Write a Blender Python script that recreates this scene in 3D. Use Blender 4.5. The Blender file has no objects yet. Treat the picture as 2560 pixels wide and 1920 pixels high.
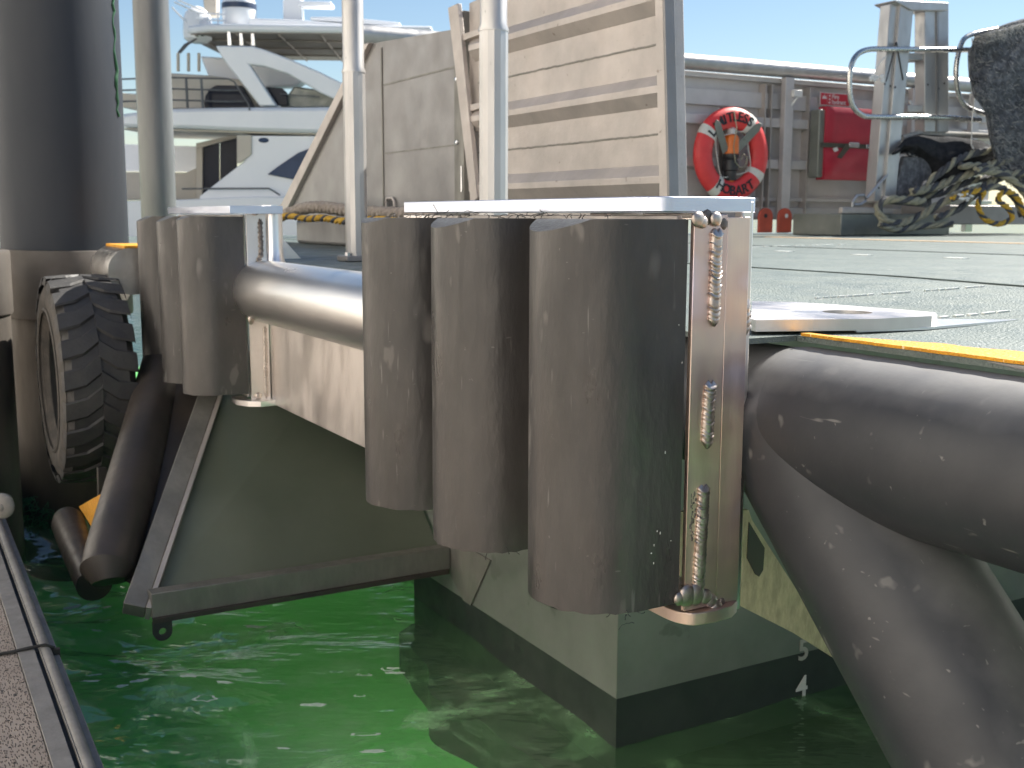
import bpy, bmesh, math, random
from mathutils import Matrix, Vector
random.seed(7)
R_ = math.radians
sc = bpy.context.scene
COL = sc.collection
# ------------------------------------------------------------------ camera
EYE = 1.6                                   # eye height above the water (water is z = 0)
FPX = 2800.0
TH = math.atan(470 / FPX); RO = R_(0.74)
cF = Vector((0, math.cos(TH), -math.sin(TH))); cR0 = Vector((1, 0, 0)); cU0 = cR0.cross(cF)
cR = cR0 * math.cos(RO) + cU0 * math.sin(RO); cU = -cR0 * math.sin(RO) + cU0 * math.cos(RO)
cam = bpy.data.cameras.new('camera'); camo = bpy.data.objects.new('camera', cam); COL.objects.link(camo)
camo.matrix_world = Matrix(((cR.x, cU.x, -cF.x, 0), (cR.y, cU.y, -cF.y, 0), (cR.z, cU.z, -cF.z, EYE), (0, 0, 0, 1)))
cam.sensor_width = 36; cam.lens = 36 * FPX / 2560
cam.clip_start = 0.05; cam.clip_end = 3000
cam.dof.use_dof = True; cam.dof.focus_distance = 2.0; cam.dof.aperture_fstop = 10
sc.camera = camo
# ------------------------------------------------------------------ sky and sun
SUN_AZ = math.atan2(0.60, 0.80); SUN_EL = R_(43.5)
w = bpy.data.worlds.new('World'); sc.world = w; w.use_nodes = True
nt = w.node_tree; bg = nt.nodes['Background']
sky = nt.nodes.new('ShaderNodeTexSky'); sky.sky_type = 'NISHITA'; sky.sun_disc = False
sky.sun_elevation = SUN_EL; sky.sun_rotation = R_(90) - SUN_AZ
sky.altitude = 0; sky.air_density = 1.0; sky.dust_density = 0.15; sky.ozone_density = 2.5
nt.links.new(sky.outputs[0], bg.inputs[0]); bg.inputs[1].default_value = 0.05
sun = bpy.data.lights.new('sun', 'SUN'); sun.energy = 4.6; sun.angle = R_(0.5); sun.color = (1, .95, .86)
suno = bpy.data.objects.new('sun', sun); COL.objects.link(suno)
sd = Vector((math.cos(SUN_AZ) * math.cos(SUN_EL), math.sin(SUN_AZ) * math.cos(SUN_EL), math.sin(SUN_EL)))
suno.rotation_euler = sd.to_track_quat('Z', 'Y').to_euler(); suno.location = (3, 3, 12)
sc.view_settings.view_transform = 'Standard'; sc.view_settings.look = 'None'
sc.view_settings.exposure = 1.38; sc.view_settings.gamma = 1; sc.view_settings.use_curve_mapping = False

# ------------------------------------------------------------------ frames
YA = R_(29.4); PT = R_(-1.15)
VM = Matrix.Translation((.035, 1.83, EYE)) @ Matrix.Rotation(YA, 4, 'Z') @ Matrix.Rotation(PT, 4, 'X')   # vessel: x inboard, y along edge (away), z up
PM = Matrix.Translation((.035, 1.83, EYE)) @ Matrix.Rotation(YA, 4, 'Z')                                  # pontoon: the same, level
WM = Matrix.Translation((0, 0, EYE))                                                                      # world, heights from eye level
def ray(px, py): return cF + cR * ((px - 1280) / FPX) - cU * ((py - 960) / FPX)
def on(px, py, ax, val, fr=None):           # construction aid: where a sight line meets a real plane of a frame
    fr = fr or VM; inv = fr.inverted(); o = inv @ Vector((0, 0, EYE)); r = inv.to_3x3() @ ray(px, py)
    return o + r * ((val - o[ax]) / r[ax])

BASE = {}
def prop(o, label=None, cat=None, group=None, kind=None):
    if label: o['label'] = label
    if cat: o['category'] = cat
    if group: o['group'] = group
    if kind: o['kind'] = kind
    return o
def thing(name, label, cat, base, fr=None, group=None):
    fr = fr or VM
    o = bpy.data.objects.new(name, None); COL.objects.link(o); o.empty_display_size = .2
    o.matrix_world = fr @ Matrix.Translation(base); BASE[o.name] = Vector(base)
    return prop(o, label, cat, group)

class MB:
    def __init__(s): s.v = []; s.f = []; s.m = []; s.cur = 0
    def add(s, vs, fs):
        n = len(s.v); s.v += [Vector(p) for p in vs]; s.f += [tuple(i + n for i in q) for q in fs]; s.m += [s.cur] * len(fs); return s
    def box(s, x0, x1, y0, y1, z0, z1):
        return s.add([(x, y, z) for x in (x0, x1) for y in (y0, y1) for z in (z0, z1)],
                     [(0, 1, 3, 2), (4, 6, 7, 5), (0, 4, 5, 1), (2, 3, 7, 6), (0, 2, 6, 4), (1, 5, 7, 3)])
    def prism(s, poly, ax, a0, a1):          # polygon in the two other axes (order x,y,z without ax)
        def mk(p, a):
            q = list(p); q.insert(ax, a); return tuple(q)
        n = len(poly); vs = [mk(p, a0) for p in poly] + [mk(p, a1) for p in poly]
        fs = [tuple(range(n)), tuple(range(2 * n - 1, n - 1, -1))] + [(i, (i + 1) % n, (i + 1) % n + n, i + n) for i in range(n)]
        return s.add(vs, fs)
    def ext(s, pts, d):                      # 3-D polygon extruded by vector
        n = len(pts); d = Vector(d); vs = [Vector(p) for p in pts] + [Vector(p) + d for p in pts]
        fs = [tuple(range(n)), tuple(range(2 * n - 1, n - 1, -1))] + [(i, (i + 1) % n, (i + 1) % n + n, i + n) for i in range(n)]
        return s.add(vs, fs)
    def tube(s, pts, r, seg=20, caps=True, closed=False, sx=1.0):
        pts = [Vector(p) for p in pts]; n = len(pts); rs = r if isinstance(r, (list, tuple)) else [r] * n
        up = None; vs = []; fs = []
        for i, p in enumerate(pts):
            a = pts[i - 1] if (i > 0 or closed) else p; b = pts[(i + 1) % n] if (i < n - 1 or closed) else p
            t = (b - a).normalized()
            if up is None:
                up = Vector((0, 0, 1)) if abs(t.z) < .9 else Vector((1, 0, 0))
            sd_ = t.cross(up)
            if sd_.length < 1e-5: sd_ = t.cross(Vector((0, 1, .1)))
            sd_.normalize(); up = sd_.cross(t).normalized()
            for k in range(seg):
                c = 2 * math.pi * k / seg
                vs.append(p + (sd_ * math.cos(c) * sx + up * math.sin(c)) * rs[i])
        for i in range(n if closed else n - 1):
            j = (i + 1) % n
            for k in range(seg):
                l = (k + 1) % seg; fs.append((i * seg + k, i * seg + l, j * seg + l, j * seg + k))
        if caps and not closed:
            fs.append(tuple(range(seg - 1, -1, -1))); fs.append(tuple((n - 1) * seg + k for k in range(seg)))
        return s.add(vs, fs)
    def lathe(s, prof, c, ax=2, seg=32, close=True):   # prof: (radius, position along axis)
        c = Vector(c); vs = []; fs = []; n = len(prof)
        for (r, h) in prof:
            for k in range(seg):
                a = 2 * math.pi * k / seg; q = [r * math.cos(a), r * math.sin(a)]; q.insert(ax, h); vs.append(c + Vector(q))
        for i in range(n - 1):
            for k in range(seg):
                l = (k + 1) % seg; fs.append((i * seg + k, i * seg + l, (i + 1) * seg + l, (i + 1) * seg + k))
        if close: fs.append(tuple(range(seg))); fs.append(tuple((n - 1) * seg + k for k in range(seg)))
        return s.add(vs, fs)
    def ball(s, c, rx, ry=None, rz=None, seg=12):
        ry = ry or rx; rz = rz or rx; c = Vector(c); vs = []; fs = []; n = seg // 2
        for i in range(n + 1):
            p = math.pi * i / n
            for k in range(seg):
                a = 2 * math.pi * k / seg; vs.append(c + Vector((rx * math.sin(p) * math.cos(a), ry * math.sin(p) * math.sin(a), rz * math.cos(p))))
        for i in range(n):
            for k in range(seg):
                l = (k + 1) % seg; fs.append((i * seg + k, i * seg + l, (i + 1) * seg + l, (i + 1) * seg + k))
        return s.add(vs, fs)
    def split(s, name, mats, parent, **k):
        par = list(range(len(s.v)))
        def find(a):
            while par[a] != a: par[a] = par[par[a]]; a = par[a]
            return a
        for f in s.f:
            for q in f[1:]: par[find(q)] = find(f[0])
        isl = {}
        for i, f in enumerate(s.f): isl.setdefault(find(f[0]), []).append(f)
        out = []
        for fs in isl.values():
            ids = sorted({i for f in fs for i in f}); mp = {a: n for n, a in enumerate(ids)}
            b = MB(); b.add([s.v[i] for i in ids], [tuple(mp[i] for i in f) for f in fs]); out.append(b.build(name, mats, parent, **k))
        return out
    def build(s, name, mats, parent=None, fr=None, bevel=0, smooth=35, base=None, merge=False, recalc=True):
        me = bpy.data.meshes.new(name); fr = fr or VM
        if parent is not None: b = BASE[parent.name]
        else: b = Vector(base) if base is not None else Vector((0, 0, 0))
        me.from_pydata([tuple(v - b) for v in s.v], [], s.f)
        mats = mats if isinstance(mats, (list, tuple)) else [mats]
        for m in mats: me.materials.append(m)
        if len(mats) > 1: me.polygons.foreach_set('material_index', s.m)
        bm = bmesh.new(); bm.from_mesh(me)
        if merge: bmesh.ops.remove_doubles(bm, verts=bm.verts, dist=1e-5)
        if recalc: bmesh.ops.recalc_face_normals(bm, faces=bm.faces)
        bm.to_mesh(me); bm.free()
        if smooth:
            me.polygons.foreach_set('use_smooth', [True] * len(me.polygons)); me.set_sharp_from_angle(angle=R_(smooth))
        o = bpy.data.objects.new(name, me); COL.objects.link(o)
        if parent is not None: o.parent = parent
        else: o.matrix_world = fr @ Matrix.Translation(b)
        BASE[o.name] = b
        if bevel:
            md = o.modifiers.new('b', 'BEVEL'); md.width = bevel; md.segments = 2; md.limit_method = 'ANGLE'; md.angle_limit = R_(40)
            md.harden_normals = False
        return o

# ------------------------------------------------------------------ materials
def mat(name, c1, *a, scratch=None, **k):
    m = mat0(name, c1, *a, **k)
    if scratch:
        t = m.node_tree; N = t.nodes; L = t.links; b = N['Principled BSDF']; cur = b.inputs['Base Color'].links[0].from_socket; tc = N.new('ShaderNodeTexCoord')
        for (ang, scl, th) in scratch[1]:
            mp = N.new('ShaderNodeMapping'); mp.inputs['Rotation'].default_value = tuple(R_(x) for x in ang); mp.inputs['Scale'].default_value = scl; L.new(tc.outputs['Object'], mp.inputs[0])
            nz = N.new('ShaderNodeTexNoise'); nz.inputs['Scale'].default_value = 1; nz.inputs['Detail'].default_value = 2; L.new(mp.outputs[0], nz.inputs['Vector'])
            r = N.new('ShaderNodeMapRange'); r.inputs[1].default_value = th; r.inputs[2].default_value = th + .05; L.new(nz.outputs[0], r.inputs[0])
            mx = N.new('ShaderNodeMix'); mx.data_type = 'RGBA'; L.new(r.outputs[0], mx.inputs[0]); L.new(cur, mx.inputs[6]); mx.inputs[7].default_value = (*scratch[0], 1); cur = mx.outputs[2]
        L.new(cur, b.inputs['Base Color'])
    return m
def mat0(name, c1, c2=None, rough=.5, metal=0., sc_=6., rvar=.12, bump=0., bsc=80., stretch=(1, 1, 1), spec=.5, spots=None, spotsc=30, spot_t=.72, aniso=0, det=6, contrast=(.35, .65)):
    m = bpy.data.materials.new(name); m.use_nodes = True; t = m.node_tree; N = t.nodes; L = t.links
    b = N['Principled BSDF']; b.inputs['Metallic'].default_value = metal; b.inputs['Specular IOR Level'].default_value = spec
    b.inputs['Anisotropic'].default_value = aniso
    tc = N.new('ShaderNodeTexCoord'); mp = N.new('ShaderNodeMapping'); mp.inputs['Scale'].default_value = stretch
    L.new(tc.outputs['Object'], mp.inputs[0])
    nz = N.new('ShaderNodeTexNoise'); nz.inputs['Scale'].default_value = sc_; nz.inputs['Detail'].default_value = det; nz.inputs['Roughness'].default_value = .62
    L.new(mp.outputs[0], nz.inputs['Vector'])
    mr = N.new('ShaderNodeMapRange'); mr.inputs[1].default_value = contrast[0]; mr.inputs[2].default_value = contrast[1]; L.new(nz.outputs[0], mr.inputs[0])
    c2 = c2 or tuple(x * .8 for x in c1)
    mx = N.new('ShaderNodeMix'); mx.data_type = 'RGBA'; mx.inputs[6].default_value = (*c1, 1); mx.inputs[7].default_value = (*c2, 1)
    L.new(mr.outputs[0], mx.inputs[0]); out = mx.outputs[2]
    if spots:
        n3 = N.new('ShaderNodeTexNoise'); n3.inputs['Scale'].default_value = spotsc; n3.inputs['Detail'].default_value = 3; L.new(mp.outputs[0], n3.inputs['Vector'])
        r3 = N.new('ShaderNodeMapRange'); r3.inputs[1].default_value = spot_t; r3.inputs[2].default_value = spot_t + .04; L.new(n3.outputs[0], r3.inputs[0])
        m3 = N.new('ShaderNodeMix'); m3.data_type = 'RGBA'; L.new(r3.outputs[0], m3.inputs[0]); L.new(out, m3.inputs[6]); m3.inputs[7].default_value = (*spots, 1); out = m3.outputs[2]
    L.new(out, b.inputs['Base Color'])
    n2 = N.new('ShaderNodeTexNoise'); n2.inputs['Scale'].default_value = sc_ * 3.1; n2.inputs['Detail'].default_value = 5; L.new(mp.outputs[0], n2.inputs['Vector'])
    r2 = N.new('ShaderNodeMapRange'); r2.inputs[1].default_value = .3; r2.inputs[2].default_value = .7
    r2.inputs[3].default_value = max(.03, rough - rvar); r2.inputs[4].default_value = min(1, rough + rvar); L.new(n2.outputs[0], r2.inputs[0]); L.new(r2.outputs[0], b.inputs['Roughness'])
    if bump:
        n4 = N.new('ShaderNodeTexNoise'); n4.inputs['Scale'].default_value = bsc; n4.inputs['Detail'].default_value = 4; L.new(mp.outputs[0], n4.inputs['Vector'])
        bp = N.new('ShaderNodeBump'); bp.inputs['Strength'].default_value = bump; bp.inputs['Distance'].default_value = .004; L.new(n4.outputs[0], bp.inputs['Height']); L.new(bp.outputs[0], b.inputs['Normal'])
    return m

alu_bright = mat('bright_aluminium', (.90, .89, .88), (.82, .80, .79), rough=.30, metal=1, sc_=2.5, rvar=.03, stretch=(1, .5, 1), det=3)
alu_cap = mat('cool_milled_plate', (.74, .78, .88), (.62, .67, .80), rough=.36, metal=1, sc_=5, rvar=.08, bump=.06, bsc=130, stretch=(1, .3, 3))
alu_old2m = mat('dull_silver_tube', (.62, .60, .58), (.44, .42, .40), rough=.36, metal=1, sc_=7, rvar=.08)
alu_brush = mat('milled_aluminium', (.84, .80, .77), (.68, .63, .60), rough=.38, metal=1, sc_=3.2, rvar=.1, bump=.10, bsc=130, stretch=(1.6, 1, .4), aniso=.3)
alu_weld = mat('weld_metal', (.62, .56, .51), (.42, .36, .32), rough=.42, metal=1, sc_=40, rvar=.1, bump=.15, bsc=150)
alu_soot = mat('sooty_weld', (.10, .09, .085), (.30, .26, .23), rough=.5, metal=.7, sc_=70, bump=.6, bsc=160)
alu_old = mat('weathered_aluminium', (.56, .51, .475), (.44, .405, .38), rough=.55, metal=.55, sc_=3.5, rvar=.1, bump=.35, bsc=55, spots=(.33, .29, .26), spotsc=38, spot_t=.70)
alu_old2 = mat('grey_plate_aluminium', (.30, .29, .286), (.245, .238, .235), rough=.5, metal=.5, sc_=2.2, bump=.2, bsc=40)
alu_hull = mat('hull_aluminium', (.25, .26, .235), (.185, .198, .175), rough=.45, metal=.35, sc_=2.5, bump=.15, bsc=20, spots=(.16, .17, .15), spotsc=9, spot_t=.68)
alu_panel = mat('underside_panel', (.16, .18, .14), (.12, .14, .105), rough=.4, metal=.3, sc_=1.5, bump=.05, bsc=10)
alu_beam = mat('beam_aluminium', (.25, .24, .215), (.17, .165, .15), rough=.5, metal=.45, sc_=8, bump=.3, bsc=60, stretch=(1, 1, .4))
alu_gus = mat('scratched_gusset_plate', (.56, .46, .33), (.38, .31, .22), rough=.6, metal=.1, sc_=45, bump=.5, bsc=170, stretch=(1.4, 1, .5))
antifoul = mat('antifouling_paint', (.022, .030, .026), (.036, .046, .038), rough=.5, sc_=4, bump=.1, bsc=30)
rubber = mat('extruded_rubber', (.068, .063, .060), (.028, .027, .027), rough=.40, sc_=4.5, rvar=.15, bump=.35, bsc=60, stretch=(1, 1, .4), spots=(.105, .098, .092), spotsc=15, spot_t=.64, spec=.65, det=10, scratch=((.115, .11, .105), [((20, 10, 0), (90, 90, 9), .70), ((0, 75, 20), (12, 90, 110), .73), ((0, 0, 0), (9, 9, 4), .68)]))
rubber_cut = mat('cut_rubber', (.03, .031, .034), (.05, .052, .055), rough=.6, sc_=50, bump=.5, bsc=120)
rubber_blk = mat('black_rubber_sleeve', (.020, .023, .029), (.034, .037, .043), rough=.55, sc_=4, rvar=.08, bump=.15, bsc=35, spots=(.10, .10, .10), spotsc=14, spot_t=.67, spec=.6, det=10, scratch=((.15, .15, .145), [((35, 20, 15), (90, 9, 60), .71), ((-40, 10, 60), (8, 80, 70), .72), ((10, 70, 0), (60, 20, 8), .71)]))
def crown_highlight(m, col, lo=.55, hi=.98):   # paints a top highlight into the rubber colour, broken up by noise
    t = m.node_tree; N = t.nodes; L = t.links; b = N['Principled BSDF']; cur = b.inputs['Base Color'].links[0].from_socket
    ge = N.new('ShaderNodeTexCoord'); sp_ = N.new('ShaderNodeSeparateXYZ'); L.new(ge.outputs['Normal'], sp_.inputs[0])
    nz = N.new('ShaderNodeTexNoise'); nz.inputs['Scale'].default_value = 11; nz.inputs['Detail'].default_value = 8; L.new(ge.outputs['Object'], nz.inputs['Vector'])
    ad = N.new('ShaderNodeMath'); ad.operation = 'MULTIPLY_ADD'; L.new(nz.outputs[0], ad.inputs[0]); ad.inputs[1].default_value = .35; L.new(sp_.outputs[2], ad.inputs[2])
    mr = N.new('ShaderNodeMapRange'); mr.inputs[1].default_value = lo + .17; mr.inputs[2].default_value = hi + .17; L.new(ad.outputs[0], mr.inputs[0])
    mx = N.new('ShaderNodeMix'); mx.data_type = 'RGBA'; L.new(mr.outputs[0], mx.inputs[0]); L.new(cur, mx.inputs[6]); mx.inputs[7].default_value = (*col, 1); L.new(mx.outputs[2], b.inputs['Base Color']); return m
crown_highlight(rubber_blk, (.19, .19, .19))
tyre_m = mat('tyre_rubber', (.03, .03, .032), (.05, .048, .046), rough=.62, sc_=9, bump=.4, bsc=90)
tyre_side = mat('dusty_tyre_sidewall', (.075, .066, .057), (.04, .037, .034), rough=.75, sc_=14, bump=.4, bsc=90)
brace_m = mat('dark_bronze_tube', (.055, .045, .038), (.032, .028, .026), rough=.45, sc_=5, metal=.1, bump=.2, bsc=50, stretch=(1, 1, .5))
deck_m = mat('deck_paint', (.132, .160, .147), (.092, .118, .108), rough=.5, sc_=3.2, bump=1, bsc=170, det=12, spots=(.32, .33, .31), spotsc=26, spot_t=.69, stretch=(1, 1, 1))
seam_m = mat('deck_seam', (.06, .085, .078), rough=.7)
yellow_m = mat('yellow_grit_paint', (.72, .34, .02), (.50, .22, .015), rough=.7, sc_=60, bump=1, bsc=150, spots=(.9, .66, .35), spotsc=120, spot_t=.66)
orange_m = mat('worn_orange_line', (.70, .40, .16), (.45, .42, .35), rough=.7, sc_=30)
white_m = mat('white_mark', (.8, .8, .78), (.55, .6, .57), rough=.6, sc_=40)
gel = mat('white_gelcoat', (.80, .81, .83), (.74, .76, .79), rough=.22, sc_=.6, rvar=.05)
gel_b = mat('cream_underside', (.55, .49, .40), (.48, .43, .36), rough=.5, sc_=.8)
canvas = mat('grey_bimini_canvas', (.32, .28, .25), (.26, .235, .21), rough=.8, sc_=1.2)
glass = mat('dark_glass', (.012, .016, .028), (.02, .025, .04), rough=.15, sc_=1, rvar=.02, spec=.12)
glass_b = mat('blue_glass', (.045, .075, .14), (.03, .05, .10), rough=.15, sc_=1, rvar=.02, spec=.15)
steel = mat('stainless_steel', (.65, .66, .68), (.5, .5, .52), rough=.18, metal=1, sc_=5, rvar=.05)
navy = mat('navy_band', (.03, .05, .10), rough=.4)
pile_m = mat('black_pile_sleeve', (.024, .030, .040), (.036, .041, .050), rough=.55, spec=.3, sc_=2.0, rvar=.06, bump=.15, bsc=25, stretch=(1, 1, .3))
pile_low = mat('weathered_pile', (.085, .070, .056), (.04, .035, .03), rough=.75, sc_=3.2, bump=.6, bsc=30, stretch=(1, 1, .35))
band_m = mat('brown_pile_band', (.105, .09, .078), (.08, .07, .06), rough=.65, sc_=4, bump=.1, bsc=30)
post_m = mat('grey_steel_pile', (.17, .172, .175), (.10, .10, .105), rough=.45, metal=.3, sc_=3, bump=.15, bsc=30, stretch=(1, 1, .2))
pont_m = mat('grey_pontoon_edge', (.26, .245, .225), (.19, .18, .165), rough=.6, sc_=12, bump=.3, bsc=90)
pont_g = mat('pontoon_groove', (.035, .034, .032), rough=.8)
ring_m = mat('orange_lifebuoy', (.76, .055, .055), (.66, .045, .045), rough=.5, sc_=6, bump=.1, bsc=60)
tape_m = mat('reflective_tape', (.72, .69, .62), (.6, .58, .53), rough=.4, sc_=30)
ink = mat('black_lettering', (.02, .02, .025), rough=.6)
beac_o = mat('orange_plastic', (.80, .20, .03), (.7, .16, .025), rough=.4, sc_=8)
whitep = mat('white_plastic', (.75, .74, .72), rough=.4)
blackp = mat('black_plastic', (.03, .03, .032), rough=.5)
hose_m = mat('crimson_vinyl_cover', (.46, .03, .055), (.36, .025, .045), rough=.45, sc_=3, bump=.5, bsc=9)
strap_m = mat('olive_webbing', (.09, .085, .065), (.06, .058, .046), rough=.8, sc_=40)
red_pe = mat('red_lug_paint', (.55, .09, .05), (.42, .07, .04), rough=.5, sc_=9)
sign_r = mat('red_sign_face', (.55, .03, .05), rough=.4)
lad_m = mat('ladder_aluminium', (.50, .495, .49), (.40, .395, .39), rough=.42, metal=.65, sc_=5, bump=.15, bsc=60, stretch=(1, 1, .4), spots=(.2, .2, .2), spotsc=40, spot_t=.76)
lad_side = lad_m
rope_c = mat('cream_rope_strand', (.36, .335, .235), (.24, .23, .17), rough=.85, sc_=40, bump=1, bsc=260)
rope_k = mat('black_rope_strand', (.05, .053, .060), (.09, .092, .10), rough=.85, sc_=40, bump=1, bsc=260)
rope_y = mat('yellow_rope_strand', (.66, .40, .04), (.45, .27, .03), rough=.8, sc_=40, bump=1, bsc=260)
rope_w = mat('grey_hawser_strand', (.42, .37, .32), (.27, .235, .21), rough=.9, sc_=40, bump=1, bsc=260)
fleece = mat('matted_dark_fleece', (.10, .104, .115), (.27, .28, .30), rough=.95, sc_=16, bump=1, bsc=70, spec=.1, contrast=(.45, .75))
fleece_l = mat('pale_matted_fibre', (.42, .41, .38), (.28, .28, .28), rough=.95, sc_=30, spec=.1)
blanket = mat('black_torn_felt', (.018, .019, .022), (.035, .036, .04), rough=.95, sc_=20, bump=1, bsc=60, spec=.1)
weed_m = mat('green_seaweed', (.03, .11, .05), (.05, .17, .08), rough=.6, sc_=30)
leaf_m = mat('far_foliage', (.16, .17, .04), (.09, .11, .03), rough=.7, sc_=2)
bark_m = mat('bark', (.12, .09, .06), rough=.9)
brick_m = mat('far_brick', (.42, .20, .14), (.35, .22, .17), rough=.8, sc_=2)

def heat_tint(m):
    t = m.node_tree; N = t.nodes; L = t.links; b = N['Principled BSDF']; cur = b.inputs['Base Color'].links[0].from_socket
    tc = N.new('ShaderNodeTexCoord'); nz = N.new('ShaderNodeTexNoise'); nz.inputs['Scale'].default_value = 7; nz.inputs['Detail'].default_value = 2; L.new(tc.outputs['Object'], nz.inputs['Vector'])
    cr = N.new('ShaderNodeValToRGB'); e = cr.color_ramp.elements; e[0].position = .3; e[0].color = (.78, .56, .46, 1); e[1].position = .7; e[1].color = (.70, .62, .72, 1)
    q = e.new(.45); q.color = (.80, .64, .52, 1); q = e.new(.57); q.color = (.66, .50, .46, 1); L.new(nz.outputs[0], cr.inputs[0])
    mx = N.new('ShaderNodeMix'); mx.data_type = 'RGBA'; mx.inputs[0].default_value = .8; L.new(cur, mx.inputs[6]); L.new(cr.outputs[0], mx.inputs[7]); L.new(mx.outputs[2], b.inputs['Base Color']); return m
alu_heat = heat_tint(mat('heat_tinted_aluminium', (.80, .72, .67), (.62, .54, .50), rough=.46, metal=1, sc_=5, rvar=.08, bump=.08, bsc=120, stretch=(2, 2, .2), aniso=.3))

def water_material():
    m = bpy.data.materials.new('green_harbour_water'); m.use_nodes = True; t = m.node_tree; N = t.nodes; L = t.links
    N.remove(N['Principled BSDF']); out = N['Material Output']; tc = N.new('ShaderNodeTexCoord')
    nz = N.new('ShaderNodeTexNoise'); nz.inputs['Scale'].default_value = 1.3; nz.inputs['Detail'].default_value = 7; nz.inputs['Distortion'].default_value = .6; L.new(tc.outputs['Object'], nz.inputs['Vector'])
    mr = N.new('ShaderNodeMapRange'); mr.inputs[1].default_value = .35; mr.inputs[2].default_value = .7; L.new(nz.outputs[0], mr.inputs[0])
    mx = N.new('ShaderNodeMix'); mx.data_type = 'RGBA'; mx.inputs[6].default_value = (.38, .86, .36, 1); mx.inputs[7].default_value = (.60, .93, .55, 1); L.new(mr.outputs[0], mx.inputs[0])
    ln = N.new('ShaderNodeVectorMath'); ln.operation = 'LENGTH'; L.new(tc.outputs['Object'], ln.inputs[0])
    rr = N.new('ShaderNodeMapRange'); rr.inputs[1].default_value = 7; rr.inputs[2].default_value = 12; L.new(ln.outputs['Value'], rr.inputs[0])
    m2 = N.new('ShaderNodeMix'); m2.data_type = 'RGBA'; L.new(rr.outputs[0], m2.inputs[0]); L.new(mx.outputs[2], m2.inputs[6]); m2.inputs[7].default_value = (.03, .085, .075, 1)
    nc = N.new('ShaderNodeTexNoise'); nc.inputs['Scale'].default_value = 2.1; nc.inputs['Detail'].default_value = 9; nc.inputs['Roughness'].default_value = .66; nc.inputs['Distortion'].default_value = .8; L.new(tc.outputs['Object'], nc.inputs['Vector'])
    rc = N.new('ShaderNodeMapRange'); rc.inputs[1].default_value = .52; rc.inputs[2].default_value = .72; rc.inputs[3].default_value = .11; rc.inputs[4].default_value = .85; L.new(nc.outputs[0], rc.inputs[0])
    df = N.new('ShaderNodeBsdfDiffuse'); L.new(m2.outputs[2], df.inputs[0]); tr = N.new('ShaderNodeBsdfTransparent'); tr.inputs[0].default_value = (.75, .95, .75, 1)
    a = N.new('ShaderNodeMixShader'); L.new(rc.outputs[0], a.inputs[0]); L.new(tr.outputs[0], a.inputs[1]); L.new(df.outputs[0], a.inputs[2])
    mp = N.new('ShaderNodeMapping'); mp.inputs['Scale'].default_value = (1, 2.4, 1); L.new(tc.outputs['Object'], mp.inputs[0])
    n2 = N.new('ShaderNodeTexNoise'); n2.inputs['Scale'].default_value = 6; n2.inputs['Detail'].default_value = 2; L.new(mp.outputs[0], n2.inputs['Vector'])
    bp = N.new('ShaderNodeBump'); bp.inputs['Strength'].default_value = .55; bp.inputs['Distance'].default_value = .02; L.new(n2.outputs[0], bp.inputs['Height'])
    gl = N.new('ShaderNodeBsdfGlossy'); gl.inputs['Roughness'].default_value = .03; L.new(bp.outputs[0], gl.inputs['Normal'])
    fr = N.new('ShaderNodeFresnel'); fr.inputs[0].default_value = 2.0; L.new(bp.outputs[0], fr.inputs['Normal'])
    ge = N.new('ShaderNodeNewGeometry'); bf_ = N.new('ShaderNodeMath'); bf_.operation = 'SUBTRACT'; bf_.inputs[0].default_value = 1; L.new(ge.outputs['Backfacing'], bf_.inputs[1]); mu = N.new('ShaderNodeMath'); mu.operation = 'MULTIPLY'; L.new(bf_.outputs[0], mu.inputs[0]); L.new(fr.outputs[0], mu.inputs[1])
    b = N.new('ShaderNodeMixShader'); L.new(mu.outputs[0], b.inputs[0]); L.new(a.outputs[0], b.inputs[1]); L.new(gl.outputs[0], b.inputs[2]); L.new(b.outputs[0], out.inputs[0])
    return m
water_m = water_material()

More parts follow.
